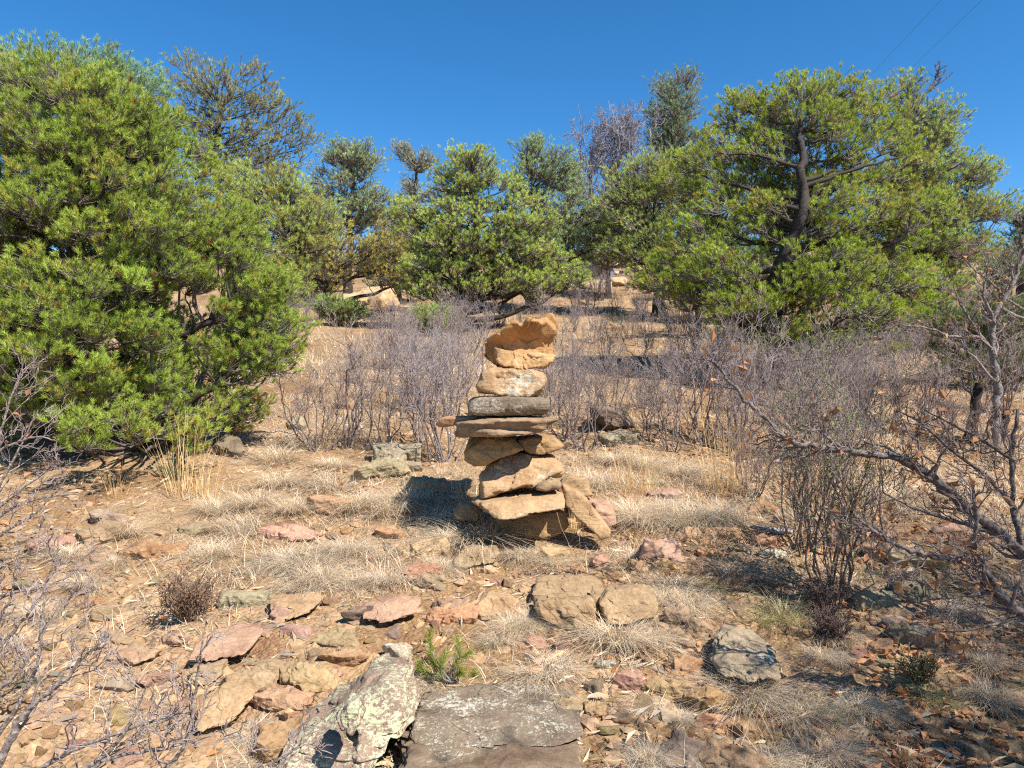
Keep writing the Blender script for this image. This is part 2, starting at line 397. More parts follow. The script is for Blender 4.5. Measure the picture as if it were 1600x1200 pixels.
ALLROCKS = []
TAN = (0.355, 0.24, 0.137); BRN = (0.29, 0.185, 0.095); PNK = (0.37, 0.235, 0.165); PUR = (0.29, 0.18, 0.135)
RED = (0.33, 0.18, 0.11); ORA = (0.38, 0.22, 0.12); GRY = (0.27, 0.22, 0.155); OLV = (0.275, 0.20, 0.118); PAL = (0.46, 0.345, 0.21); DRK = (0.15, 0.115, 0.09)
def rock(name, px, py, w, h, color, lichen=0.0, label=None, group=None, flat=0.35, yaw=None, tilt=None, seed=None, sub=5, mat=None, strata=0.005, sink=0.3, rough=0.055, cat='rock', pos=None):
    c = hit(px, py + h * 0.18) if pos is None else pos
    Y = c[1]; W = w * Y / F; rng = np.random.default_rng(seed if seed is not None else int(px * 7 + py * 13) % 100003)
    view = math.atan2(CAM[2] - c[2], Y) + R(10.5)
    T = flat * W * rng.uniform(0.85, 1.1)
    D = np.clip((h * Y / F - T * 0.62) / max(math.sin(view), 0.12), 0.45 * W, 1.3 * W)
    P, f = rock_verts(W * 1.06, D, T, int(rng.integers(1, 99999)), sub, strata=strata, rough=rough)
    me = mesh(name, P, f, None, mat or M_rock)
    o = link(name, me)
    nx_ = float(H(c[0] + W * .5, c[1]) - H(c[0] - W * .5, c[1])) / W * .6
    o.location = (c[0], c[1], float(H(c[0], c[1])) + T * (0.5 - sink))
    t = tilt if tilt is not None else (rng.normal() * 4, rng.normal() * 4)
    o.rotation_euler = (R(10.5 + t[0]), R(t[1]) - math.atan(nx_), R(yaw if yaw is not None else rng.uniform(-22, 22)))
    o.color = (*[v * rng.uniform(0.92, 1.08) for v in color], lichen)
    if label: tag(o, label, cat, group)
    ALLROCKS.append((px, py, w, h))
    return o

G_R = 'rocks lying on the slope'
hand = [
 # px, py, w, h, colour, lichen, flatness, label
 (392, 1066, 84, 44, TAN, .1, .4, 'tan block wedged right of the block under the pink slab'),
 (482, 1058, 88, 44, TAN, .25, .35, 'sloping tan slab just above and left of the lichen boulder'),
 (444, 1094, 84, 42, TAN, .35, .3, 'tan slab spotted with lichen left of the lichen boulder'),
 (476, 1126, 60, 40, BRN, .2, .4, 'small brown slab squeezed against the lichen boulder'),
 (432, 1158, 66, 80, BRN, .25, .7, 'dark brown rock leaning on the left foot of the lichen boulder'),
 (539, 1028, 66, 22, BRN, .25, .3, 'thin brown slab with a pale lichen spot behind the lichen boulder'),
 (527, 997, 64, 26, OLV, .05, .2, 'low flat olive stone above the thin brown slab'),
 (464, 988, 44, 22, PUR, .0, .35, 'small purple stone below the tan wedge slab'),
 (437, 962, 30, 26, PUR, .0, .7, 'small purplish stone at the left corner of the tan wedge slab'),
 (565, 960, 36, 26, DRK, .1, .6, 'dark little stone at the left end of the purple pink slab'),
 (703, 950, 62, 22, PUR, .0, .35, 'flat mauve stone left of the orange slab'),
 (708, 961, 84, 24, ORA, .0, .25, 'flat orange slab above the pine seedling'),
 (765, 893, 28, 16, TAN, .0, .5, 'little yellow stone in front of the rounded tan block'),
 (662, 862, 86, 26, TAN, .05, .25, 'yellow tan ledge left of the rounded tan block'),
 (684, 854, 30, 18, OLV, .0, .6, 'knobbly stone sitting on the yellow tan ledge'),
 (660, 898, 60, 22, RED, .02, .4, 'red brown stone below the yellow tan ledge'),
 (676, 912, 42, 24, OLV, .0, .5, 'olive stone touching the red brown stone'),
 (456, 834, 88, 26, PNK, .0, .25, 'long salmon pink slab among the grass left of the cairn'),
 (520, 794, 66, 28, TAN, .05, .5, 'tan rock with a shaded left nose in the grass left of the cairn'),
 (610, 836, 46, 18, BRN, .1, .4, 'brown ledge stone in the grass between pink slab and cairn'),
 (221, 864, 60, 30, RED, .1, .4, 'reddish brown slab with a dark right end at left'),
 (267, 862, 48, 20, BRN, .1, .4, 'brown slab right beside the reddish brown slab at left'),
 (304, 829, 54, 26, OLV, .25, .35, 'lichen speckled slab below the tall golden stalks'),
 (82, 853, 78, 34, PUR, .05, .25, 'flat purple brown slab near the left edge'),
 (163, 832, 56, 42, OLV, .1, .45, 'tan rock right of the purple brown slab at the left'),
 (168, 812, 56, 12, GRY, .2, .3, 'flat grey stone in the shade edge of the left pine'),
 (378, 937, 82, 22, GRY, .3, .25, 'flat grey brown slab beside the dry shrublet'),
 (206, 1026, 82, 22, TAN, .05, .22, 'flat tan plate with a dark lower edge at left'),
 (186, 1000, 54, 20, OLV, .3, .3, 'olive plate above the flat tan plate at left'),
 (247, 1058, 62, 22, PUR, .05, .22, 'flat purple plate left of the tan block pile'),
 (190, 1072, 46, 22, GRY, .1, .35, 'grey brown stone behind the twigs at lower left'),
 (275, 1002, 50, 18, PUR, .0, .3, 'low purplish plate left of the wide pink slab'),
 (935, 940, 28, 34, OLV, .1, .9, 'small stone wedged between the two tan boulders'),
 (1029, 863, 58, 50, PNK, .12, .7, 'round rosy red rock behind the tan boulders'),
 (1040, 890, 44, 28, BRN, .05, .6, 'brown stone in front of the round rosy rock'),
 (994, 884, 28, 20, BRN, .1, .6, 'dark stone on the left foot of the round rosy rock'),
 (1059, 966, 38, 32, OLV, .1, .8, 'small olive cobble right of the rounded tan boulder'),
 (1096, 987, 42, 28, OLV, .05, .6, 'yellowish cobble half buried beside the olive cobble'),
 (1077, 1040, 52, 32, ORA, .0, .5, 'orange brown wedge left of the big grey slab'),
 (980, 1066, 44, 40, PUR, .05, .75, 'purple angular stone right of the flat oval slab'),
 (1036, 1078, 62, 36, BRN, .05, .4, 'brown plate right of the purple angular stone'),
 (886, 1106, 78, 32, OLV, .2, .25, 'flat oval slab lying above the large ledge'),
 (928, 1110, 32, 26, TAN, .05, .4, 'tan chip touching the flat oval slab'),
 (1104, 1103, 74, 52, BRN, .55, .7, 'dark cobble with white lichen on top of the red stone'),
 (1107, 1132, 46, 26, RED, .1, .7, 'small red stone below the white lichened cobble'),
 (1062, 1172, 60, 62, DRK, .35, .4, 'dark slab with pale spots at the bottom edge'),
 (1140, 1184, 120, 54, OLV, .3, .25, 'yellow tan slab at the bottom edge right of centre'),
 (1180, 1150, 66, 34, BRN, .2, .5, 'brown rock in shade above the yellow tan bottom slab'),
 (1045, 1128, 40, 26, GRY, .15, .5, 'grey stone in the shade left of the small red stone'),
 (946, 1040, 34, 16, GRY, .8, .4, 'small pale lichened stone below the rounded tan boulder'),
 (938, 879, 30, 20, PNK, .0, .6, 'small pink stone below the leaning cairn slab'),
 (902, 893, 26, 14, RED, .0, .5, 'small red chip left of the small pink stone'),
 (868, 868, 46, 20, TAN, .0, .35, 'sandy stone in front of the cairn base'),
 (1112, 862, 50, 16, ORA, .05, .3, 'flat orange tan stone behind the dark grass clump'),
 (1128, 836, 58, 18, TAN, .05, .3, 'flat yellow stone left of the fallen stick'),
 (1192, 850, 40, 18, RED, .05, .6, 'red stone below the fallen stick'),
 (1212, 868, 50, 14, GRY, .6, .4, 'pale lichened stone left of the leafy bush foot'),
 (1078, 838, 40, 14, TAN, .1, .4, 'low tan stone right of the round rosy rock'),
 (1421, 930, 72, 32, DRK, .35, .5, 'dark grey rock right of the leafy bush'),
 (1372, 940, 74, 24, GRY, .35, .3, 'long grey slab at the foot of the leafy bush'),
 (1400, 973, 44, 16, GRY, .2, .3, 'flat grey chip below the dark grey rock'),
 (1442, 1001, 62, 38, GRY, .5, .6, 'lichened boulder with a shaded left face at lower right'),
 (1404, 992, 36, 36, DRK, .2, .6, 'dark stone joined to the lichened boulder at lower right'),
 (1373, 862, 42, 40, TAN, .5, .7, 'pale block behind the leafy bush stems'),
 (1393, 834, 62, 28, RED, .1, .35, 'reddish slab behind the pale block'),
 (1430, 878, 96, 20, PAL, .05, .22, 'wide pale flat slab under the oak branches'),
 (1510, 850, 60, 20, PUR, .05, .3, 'purplish slab under the oak branches'),
 (1480, 830, 50, 16, PNK, .05, .3, 'pinkish plate seen behind the forked oak limb'),
 (1310, 1196, 52, 24, RED, .05, .5, 'rusty red stone cut by the bottom edge'),
 (1250, 990, 44, 24, BRN, .05, .5, 'brown rock between the big grey slab and leafy bush'),
 (1375, 1012, 44, 20, BRN, .05, .4, 'rusty brown stone in the leaf litter at right'),
 (1305, 1010, 60, 14, BRN, .05, .3, 'thin brown slab in the leaf litter at right'),
 (1240, 880, 44, 14, BRN, .1, .3, 'brown ledge chip left of the leafy bush'),
 (625, 1026, 46, 36, GRY, .9, .8, 'grey lichen covered knob behind the lichen boulder'),
 (622, 715, 74, 36, GRY, .5, .5, 'grey white rock under the bare brush left of the cairn'),
 (596, 738, 90, 18, GRY, .35, .3, 'low grey ledge below the grey white rock'),
 (640, 733, 40, 16, GRY, .3, .5, 'grey cracked stone at the right end of the low ledge'),
 (665, 765, 80, 20, OLV, .1, .4, 'tan ledge in shade left of the cairn base'),
 (464, 665, 28, 20, GRY, .4, .7, 'round grey stone under the leftmost bare brush'),
 (362, 704, 56, 26, DRK, .2, .5, 'dark rock on the grassy rise right of the left pine'),
 (965, 690, 60, 22, GRY, .45, .4, 'pale stones ledge at the shade edge right of the cairn'),
 (1040, 774, 54, 16, PNK, .1, .3, 'pinkish plate in the grass right of the cairn'),
 (1022, 756, 30, 14, GRY, .4, .5, 'pale grey stone behind the pinkish plate'),
 (1185, 800, 60, 14, BRN, .1, .3, 'brown plate left of the leafy bush among grass'),
 (955, 655, 60, 36, DRK, .2, .6, 'added dark rock standing in for brush shade right of the cairn'),  # added rock, its dark colour stands in for the shadow under a low shrub
]
for (px, py, w, h, c, li, fl, lab) in hand:
    rock('rock', px, py, w * .95, h * .95, c, li, lab, G_R, flat=fl, sub=6 if w > 55 else 5)
# the double boulder
# distant pale boulders
rock('boulder', 582, 476, 70, 34, PAL, .0, 'large pale tan boulder up the slope under the pines', 'pale boulders on the upper slope', flat=.42, yaw=-8, tilt=(0, -4), seed=5, sub=5, sink=.18, cat='boulder')
rock('rock', 598, 496, 84, 12, PAL, .05, 'pale flat ledge just below the large pale boulder', 'pale boulders on the upper slope', flat=.12, sub=4)
rock('rock', 650, 484, 60, 10, PAL, .1, 'pale flat ledge right of the large pale boulder', 'pale boulders on the upper slope', flat=.14, sub=4)

# outline-shaped stones (cairn and big foreground rocks)
def outline_stone(name, poly, Y, depth, color, lichen, label, group=None, pe=10.0, rough=0.02, seed=1, sub=6, lean=0.0, dy=0.0, strata=0.0, cat='stone', facets=6, scoop=None, mat=None, twist=0.0, fac=.9):
    poly = np.array(poly, float)
    P2 = np.stack([Y * (poly[:, 0] - 800) / F, CAM[2] + Y * (600 - poly[:, 1]) / F], -1)
    c = (P2.max(0) + P2.min(0)) / 2; q = P2 - c
    d, f = ico(sub); rng = np.random.default_rng(seed)
    th = np.arctan2(d[:, 2], d[:, 0]); u = np.stack([np.cos(th), np.sin(th)], -1)
    a = q; b = np.roll(q, -1, 0); e = b - a
    den = u[:, None, 0] * e[None, :, 1] - u[:, None, 1] * e[None, :, 0]
    den = np.where(np.abs(den) < 1e-9, 1e-9, den)
    t = (a[None, :, 0] * e[None, :, 1] - a[None, :, 1] * e[None, :, 0]) / den
    s = (a[None, :, 0] * u[:, None, 1] - a[None, :, 1] * u[:, None, 0]) / den
    ok = (t > 0) & (s >= -1e-4) & (s <= 1.0001)
    Rr = np.where(ok, t, np.inf).min(1); Rr = np.where(np.isfinite(Rr), Rr, np.abs(q).mean())
    rho = np.hypot(d[:, 0], d[:, 2]); D = depth / 2
    N = nrm(rng.normal(size=(facets, 3)) * [.6, 1.0, .6] + 1e-6)
    k = ((rho / Rr) ** pe + (np.abs(d[:, 1]) / D) ** pe)
    sz = (q.max(0) - q.min(0)) / 2; ext = np.array([sz[0], D, sz[1]])
    Nd = nrm(N / ext); sup = np.abs(Nd * ext).sum(1) * rng.uniform(0.62, 0.86, facets)
    front = Nd[:, 1] != 0
    k = k + ((np.maximum(d @ Nd.T, 0) / sup) ** (pe + 5)).sum(1) ** (pe / (pe + 5)) * 0.9
    r = k ** (-1 / pe)
    P = d * r[:, None]
    m = min(sz.min() * 2, depth) 
    P = facet(P, d, f, m, 22 if sub < 7 else 34, seed, fac, .16 if fac > .6 else .10)
    P = chip(P, d, m, rough * 1.2, seed)
    if strata:
        st = vnoise(np.stack([P[:, 0] * 3 + seed, P[:, 1] * 3, (P[:, 2] + 0.25 * P[:, 0] * twist) * 55], -1), seed + 9)
        P[:, 1] += np.clip(st * 2.5, -1, 1) * strata * np.sign(d[:, 1]) * np.abs(d[:, 1])
        P[:, 0] += np.clip(st * 2.5, -1, 1) * strata * .6 * d[:, 0]
    if scoop:                              # hollow pressed into the camera side: (cx, cz, rx, rz, depth) in photo pixels
        for (sx, sz_, rx, rz, dp) in scoop:
            X0 = Y * (sx - 800) / F - c[0]; Z0 = CAM[2] + Y * (600 - sz_) / F - c[1]
            g = np.exp(-(((P[:, 0] - X0) / (rx * Y / F)) ** 2 + ((P[:, 2] - Z0) / (rz * Y / F)) ** 2) ** 2)
            P[:, 1] += np.where(d[:, 1] < 0, g * dp, 0)
    P[:, 1] += lean * P[:, 2]
    pc = poly.mean(0)
    if cat == 'stone': poly = pc + (poly - pc) * [1.02, 1.07]
    for _ in range(3):                     # size the stone so that its seen extent agrees with the traced outline
        w_ = P + [c[0], Y + dy, c[1]]; sx = 800 + F * w_[:, 0] / w_[:, 1]; sy = 600 - F * (w_[:, 2] - CAM[2]) / w_[:, 1]
        for ax_, pr, po in ((0, sx, poly[:, 0]), (2, sy, poly[:, 1])):
            P[:, ax_] *= (po.max() - po.min()) / (pr.max() - pr.min())
            P[:, ax_] += (1 if ax_ == 0 else -1) * ((po.max() + po.min()) - (pr.max() + pr.min())) / 2 * Y / F
    o = link(name, mesh(name, P, f, None, mat or M_rock)); o.location = (c[0], Y + dy, c[1])
    o.color = (*color, lichen)
    tag(o, label, cat, group)
    return o

def zc(pts): return [(650 + x / 3, 460 + y / 3) for x, y in pts]
CY = 4.22; GC = 'stones stacked in the cairn'
CT = (0.38, 0.215, 0.095); CB = (0.36, 0.235, 0.13)
outline_stone('cairn_stone', zc([(322, 300), (326, 240), (345, 205), (388, 165), (425, 130), (470, 124), (500, 132), (518, 108), (560, 106), (625, 94), (652, 112), (665, 170), (642, 212), (650, 250), (645, 285), (560, 300), (450, 320), (375, 334), (335, 320)]), CY + .09, .30, CT, .05,
              'top stone of the cairn, large orange brown with a hollow face', GC, mat=M_clean, fac=.7, seed=3, lean=-.38, rough=.022, scoop=[(806, 538, 42, 20, .045), (766, 560, 22, 24, .03)], strata=.0, facets=3)
outline_stone('cairn_stone', zc([(366, 264), (385, 252), (412, 270), (455, 276), (500, 286), (560, 279), (600, 287), (656, 290), (638, 318), (600, 346), (540, 347), (480, 356), (420, 348), (385, 330), (372, 300)]), CY - .06, .22, (.43,.27,.13), .12,
              'thin tan wedge stone directly under the top stone of the cairn', GC, mat=M_clean, fac=.7, seed=8, lean=.6, rough=.03, facets=3)
outline_stone('cairn_stone', zc([(282, 430), (300, 405), (306, 370), (340, 345), (420, 352), (600, 350), (611, 380), (604, 482), (540, 484), (450, 474), (350, 467), (296, 458)]), CY - .05, .34, CB, .66,
              'third stone from the top of the cairn, tan with grey lichen', GC, mat=M_clean, fac=.7, seed=11, lean=.22, rough=.02, facets=5)
outline_stone('cairn_stone', zc([(247, 500), (262, 480), (400, 478), (560, 477), (622, 494), (627, 542), (592, 566), (440, 568), (292, 572), (250, 562)]), CY - .08, .34, (.17, .135, .10), .6,
              'dark squared stone fourth from the top of the cairn', GC, mat=M_clean, fac=.7, seed=14, lean=.05, rough=.018, pe=7, facets=3)
outline_stone('cairn_stone', zc([(94, 600), (128, 574), (180, 568), (300, 570), (350, 580), (300, 596), (180, 608), (112, 622)]), CY + .04, .22, ORA, .0,
              'orange tipped stone sticking out left of the cairn', GC, mat=M_clean, fac=.7, seed=17, sub=5, rough=.02, facets=3)
outline_stone('cairn_stone', zc([(182, 602), (240, 584), (340, 568), (440, 566), (600, 568), (668, 574), (660, 592), (618, 604), (610, 632), (480, 648), (350, 658), (200, 668), (184, 642)]), CY - .10, .50, (.27, .19, .12), .12,
              'widest slab of the cairn, dark and layered, at mid height', GC, mat=M_clean, fac=.7, seed=21, rough=.03, strata=.022, twist=.3, facets=4)
outline_stone('cairn_stone', zc([(226, 742), (234, 656), (420, 650), (470, 664), (500, 714), (458, 738), (398, 752), (330, 792), (262, 802), (230, 772)]), CY - .03, .36, (0.36, .235, .11), .15,
              'yellow tan block on the left below the widest cairn slab', GC, mat=M_clean, fac=.7, seed=24, lean=.35, rough=.022, facets=4)
outline_stone('cairn_stone', zc([(470, 668), (540, 656), (600, 655), (645, 655), (692, 702), (680, 720), (590, 748), (520, 748), (490, 720)]), CY + .03, .32, BRN, .05,
              'brown pointed block on the right below the widest cairn slab', GC, mat=M_clean, fac=.7, seed=27, lean=.3, rough=.022, facets=4)
outline_stone('cairn_stone', zc([(298, 850), (368, 780), (398, 745), (520, 734), (642, 744), (692, 820), (680, 862), (620, 868), (560, 892), (480, 912), (400, 934), (300, 950)]), CY, .42, CB, .62,
              'big pale block with lichen in the lower half of the cairn', GC, mat=M_clean, fac=.7, seed=31, lean=.7, rough=.016, facets=5, pe=6)
outline_stone('cairn_stone', zc([(558, 912), (588, 880), (640, 856), (682, 890), (672, 914), (600, 922)]), CY - .2, .2, OLV, .1,
              'small wedge stone right above the cairn base slab', GC, mat=M_clean, fac=.7, seed=33, sub=5, rough=.03, facets=4)
outline_stone('cairn_stone', zc([(262, 985), (290, 955), (400, 936), (540, 920), (680, 906), (694, 985), (560, 1008), (462, 1045), (402, 1050), (320, 1030)]), CY - .20, .40, CB, .5,
              'long pale base slab of the cairn', GC, mat=M_clean, fac=.7, seed=36, lean=.75, rough=.025, facets=3)
outline_stone('cairn_stone', zc([(372, 1030), (460, 1010), (560, 996), (690, 984), (712, 1075), (640, 1125), (440, 1150), (380, 1100)]), CY + .04, .34, BRN, .05,
              'shaded brown block under the cairn base slab', GC, mat=M_clean, fac=.7, seed=39, rough=.03)
outline_stone('cairn_stone', zc([(296, 870), (380, 860), (470, 900), (600, 905), (670, 900), (672, 960), (500, 975), (330, 980), (296, 950)]), CY + .10, .34, BRN, .05,
              'brown filler stone behind the cairn base slab', GC, mat=M_clean, fac=.7, seed=40, sub=5, rough=.03)
outline_stone('cairn_stone', zc([(684, 894), (742, 912), (804, 962), (912, 1100), (902, 1132), (862, 1144), (828, 1108), (760, 1060), (700, 990)]), CY - .2, .13, (.37, .25, .14), .2,
              'slanting slab leaning on the right side of the cairn', GC, mat=M_clean, fac=.3, seed=44, lean=.25, rough=.012, facets=3, pe=7)
outline_stone('cairn_stone', zc([(676, 862), (730, 850), (812, 860), (828, 942), (790, 952), (700, 940)]), CY + .22, .26, (.34, .235, .13), .4,
              'pale stone behind the slanting slab of the cairn', GC, mat=M_clean, fac=.7, seed=47, sub=5, lean=.3, rough=.025)
outline_stone('cairn_stone', zc([(800, 955), (900, 962), (940, 1002), (932, 1070), (870, 1090), (820, 1010)]), CY + .05, .3, PNK, .05,
              'reddish stone on the ground right of the slanting cairn slab', GC, mat=M_clean, fac=.7, seed=50, sub=5, lean=.3, rough=.025)
outline_stone('cairn_stone', zc([(175, 1010), (210, 970), (270, 962), (310, 1000), (300, 1060), (200, 1060)]), CY + .05, .25, OLV, .15,
              'yellow tan stone in the grass left of the cairn base slab', GC, mat=M_clean, fac=.7, seed=52, sub=5, lean=.3, rough=.03)
# lichen boulder and the wide ledge in the foreground
outline_stone('boulder', [(598, 1028), (638, 1036), (656, 1090), (657, 1132), (622, 1170), (585, 1225), (430, 1250), (424, 1165), (466, 1132), (508, 1092), (545, 1050)], 2.42, .36, (.22, .155, .12), .84,
              'big boulder covered in pale yellow lichen with a dark notch', None, seed=61, lean=.55, rough=.012, sub=7, cat='boulder', mat=M_lichen, scoop=[(552, 1128, 15, 26, .13)], strata=.004, facets=4, dy=.05)
outline_stone('boulder', [(540, 1092), (566, 1082), (572, 1128), (560, 1150), (546, 1146), (530, 1118)], 2.20, .10, (.23, .165, .125), .9,
              'lichen crusted fin of rock beside the notch of the lichen boulder', None, seed=63, lean=.3, rough=.02, sub=5, cat='rock', mat=M_lichen, strata=.0)
outline_stone('ledge_rock', [(645, 1112), (700, 1092), (770, 1088), (860, 1092), (908, 1112), (912, 1140), (860, 1156), (760, 1150), (680, 1160), (640, 1148)], 2.46, .34, (.17, .135, .10), .62,
              'flat top slab of the dark ledge at the bottom edge, spotted with white lichen', None, mat=M_clean, seed=67, lean=1.1, rough=.03, sub=7, cat='rock', facets=3, dy=.1)
outline_stone('ledge_rock', [(628, 1134), (700, 1130), (800, 1126), (914, 1130), (908, 1200), (900, 1290), (596, 1290), (610, 1200)], 2.30, .44, (.17, .125, .085), .3,
              'lower layered part of the dark ledge cut by the bottom edge', None, mat=M_clean, seed=69, lean=.45, rough=.04, sub=7, cat='rock', strata=.022, twist=.25, facets=3)

def fg(poly, color, lichen, label, seed, lean=.75, dk=.42, cat='rock', sub=6, **kw):
    a_ = np.array(poly, float); c_ = hit(a_[:, 0].mean(), a_[:, 1].max() - .12 * np.ptp(a_[:, 1])); w_ = np.ptp(a_[:, 0]) * c_[1] / F
    ALLROCKS.append((a_[:, 0].mean(), a_[:, 1].mean(), np.ptp(a_[:, 0]), np.ptp(a_[:, 1])))
    return outline_stone('boulder' if cat == 'boulder' else 'rock', poly, c_[1] + .12 * w_, dk * w_, color, lichen, label, G_R, seed=seed, lean=lean, rough=kw.pop('rough', .03), sub=sub, cat=cat, facets=4, **kw)
fg([(830, 926), (841, 906), (860, 899), (912, 895), (946, 906), (950, 922), (926, 935), (868, 929)], (.29, .20, .115), .1, 'upper cracked block of the tan double boulder', 71, lean=1.3, cat='boulder', dy=-.02)
fg([(832, 926), (868, 926), (926, 932), (933, 949), (930, 971), (912, 987), (890, 980), (862, 966), (843, 954)], (.27, .185, .105), .08, 'lower block of the tan double boulder with shaded foot', 72, lean=.3, cat='boulder', dk=.5)
fg([(935, 940), (955, 919), (988, 910), (1025, 918), (1029, 938), (1021, 962), (980, 976), (942, 972)], (.29, .20, .115), .05, 'rounded tan boulder with dark left side right of the double boulder', 73, cat='boulder')
fg([(706, 874), (724, 855), (745, 848), (775, 848), (782, 862), (771, 878), (726, 888), (710, 884)], OLV, .2, 'rounded tan block lying in front of the cairn foot', 74)
fg([(742, 942), (760, 925), (797, 923), (812, 940), (800, 960), (760, 970), (746, 961)], TAN, .05, 'square tan block with a dark left face left of the double boulder', 75, lean=.5)
fg([(562, 950), (587, 941), (625, 926), (655, 936), (658, 950), (640, 967), (578, 972)], PNK, .08, 'pointed purple pink slab in the middle of the slope', 76, lean=1.2)
fg([(420, 926), (434, 927), (499, 925), (503, 941), (494, 955), (464, 969), (441, 961)], TAN, .02, 'tan wedge shaped slab with a straight top edge', 77, lean=1.0)
fg([(294, 1006), (311, 981), (400, 977), (412, 994), (406, 1021), (356, 1028), (298, 1029)], PNK, .12, 'wide flat pink slab above the tan blocks at lower left', 78, lean=1.4)
fg([(294, 1037), (352, 1029), (356, 1050), (338, 1070), (298, 1071)], OLV, .1, 'tan block tucked under the front edge of the wide pink slab', 79, lean=.4)
fg([(304, 1094), (330, 1072), (377, 1060), (402, 1087), (378, 1126), (330, 1142), (311, 1127)], TAN, .05, 'biggest smooth tan block below the wide pink slab', 80, lean=.9)
fg([(391, 1037), (422, 1028), (451, 1038), (447, 1058), (422, 1073), (394, 1067)], OLV, .1, 'olive brown block with shaded left face left of centre foreground', 81, lean=.5)
fg([(1107, 1033), (1128, 997), (1160, 978), (1200, 988), (1220, 1010), (1207, 1057), (1150, 1064), (1113, 1052)], GRY, .42, 'big grey slab crusted with lichen right of the foreground centre', 82, lean=1.3)

# small loose stones, one by one
AUTO = []                                  # (object, px, py, description, noun)
rng = np.random.default_rng(7)
CN = [('tan', TAN), ('brown', BRN), ('pink', PNK), ('purple', PUR), ('orange', ORA), ('grey', GRY), ('olive', OLV), ('dark', DRK)]
PRC = np.array([.25, .18, .12, .12, .08, .07, .15, .03])
protos = []
for k in range(12):
    P, f = rock_verts(1, rng.uniform(.6, .95), rng.uniform(.35, .6), 900 + k, 4, facets=8, rough=.04)
    protos.append(mesh('loose_stone', P, f, None, M_rock))
cnt = 0; tries = 0; placed = []
while cnt < 190 and tries < 6000:
    tries += 1
    px = rng.uniform(20, 1585); py = 780 + 410 * rng.random() ** 0.85
    if py < 830 and rng.random() < .5: continue
    w = rng.uniform(15, 42) * (0.6 + 0.5 * (py - 750) / 450)
    if any(abs(px - a) < (c + w) * .5 and abs(py - b_) < (d_ + w * .4) * .55 for a, b_, c, d_ in ALLROCKS): continue
    if 690 < px < 960 and py < 850: continue
    if 425 < px < 930 and py > 1040: continue
    if any(math.hypot(px - a, (py - b_) * 1.6) < w * .9 for a, b_ in placed): continue
    c = hit(px, py); Y = c[1]; W = w * Y / F
    k = rng.choice(8, p=PRC); o = link('loose_stone', protos[int(rng.integers(12))])
    s = W * rng.uniform(.9, 1.1); o.scale = (s, s * rng.uniform(.8, 1.2), s * rng.uniform(.7, 1.1))
    o.location = (c[0], c[1], c[2] + s * .0); o.rotation_euler = (R(10 + rng.normal() * 8), R(rng.normal() * 8), rng.uniform(0, 6.28))
    o.color = (*[v * rng.uniform(.85, 1.15) for v in CN[k][1]], float(rng.choice([0, .1, .3, .5])))
    o['category'] = 'stone'; o['group'] = 'small loose stones on the slope'
    placed.append((px, py)); cnt += 1
    AUTO.append((o, px, py, CN[k][0], 'loose stone'))

# scattered stones on the upper slope
for i in range(26):
    px = rng.uniform(480, 1150); py = rng.uniform(425, 690)
    if 690 < px < 890: continue
    c = hit(px, py); Y = c[1]; o = link('slope_stone', protos[int(rng.integers(12))])
    s = rng.uniform(.12, .30) * (1 if Y < 15 else 2.2); o.scale = (s, s, s * .8); o.location = (c[0], c[1], c[2] + s * .1)
    o.rotation_euler = (R(10), R(rng.normal() * 8), rng.uniform(0, 6.28))
    o.color = (*(TAN), .1); o['category'] = 'stone'; o['group'] = 'stones on the upper slope'
    AUTO.append((o, px, py, 'pale' if py < 500 else 'tan', 'slope stone'))
for (px, py, w, h, lab) in [(938, 424, 60, 30, 'pale rocky outcrop high on the slope right of the centre pine'), (965, 442, 40, 16, 'pale stone right below the rocky outcrop'),
                       (925, 446, 36, 18, 'pale stone left below the rocky outcrop'), (965, 416, 34, 14, 'highest pale stone of the outcrop on the upper slope')]:
    rock('outcrop_rock', px, py, w, h, PAL, .0, lab, 'pale boulders on the upper slope', flat=.4, sub=4)

# ---------------- gravel, litter and ground-covering grass (nobody could count them) ----------------
def scatter(n, y0, y1, seed, wid=0.75, ypow=1.0, mask=None):
    r = np.random.default_rng(seed)
    y = y0 + (y1 - y0) * r.random(n) ** ypow; x = r.uniform(-1, 1, n) * (wid * y + .4)
    if mask is not None:
        k = mask(x, y) > r.random(n); x, y = x[k], y[k]
    return x, y, r

def gravel(n, y0, y1, seed, s0, s1, ypow=1.6):
    x, y, r = scatter(n, y0, y1, seed, ypow=ypow, mask=lambda x, y: np.clip(.75 + .9 * vnoise(np.stack([x, y, 0 * x], -1) / .45, 77), .12, 1))
    n = len(x); d, f = ico(1); nv = len(d)
    base = np.stack([d * (1 + .25 * np.random.default_rng(k).normal(size=(nv, 1))) * [1, .8, .5] for k in range(12)])
    vi = r.integers(0, 12, n); s = s0 + (s1 - s0) * r.random(n) ** 3.0
    a = r.uniform(0, 6.28, n); B = base[vi] * s[:, None, None] * (1 + .3 * r.normal(size=(n, 1, 3)).clip(-1.5, 1.5))
    ca, sa = np.cos(a)[:, None], np.sin(a)[:, None]
    X = B[..., 0] * ca - B[..., 1] * sa + x[:, None]; Yv = B[..., 0] * sa + B[..., 1] * ca + y[:, None]
    Z = B[..., 2] + H(x, y)[:, None] - .12 * s[:, None] + (Yv - y[:, None]) * .185
    V = np.stack([X, Yv, Z], -1).reshape(-1, 3)
    T = (f[None] + (np.arange(n) * nv)[:, None, None]).reshape(-1, 3)
    pal = np.array([c for _, c in CN]); c = (pal[r.choice(8, n, p=PRC)] * .5 + np.array((.36, .225, .12)) * .5) * r.uniform(.75, 1.25, (n, 1)); c = np.repeat(c, nv, 0)
    return V, T, c
V1, T1, C1 = gravel(30000, 1.8, 7.0, 21, .005, .038)
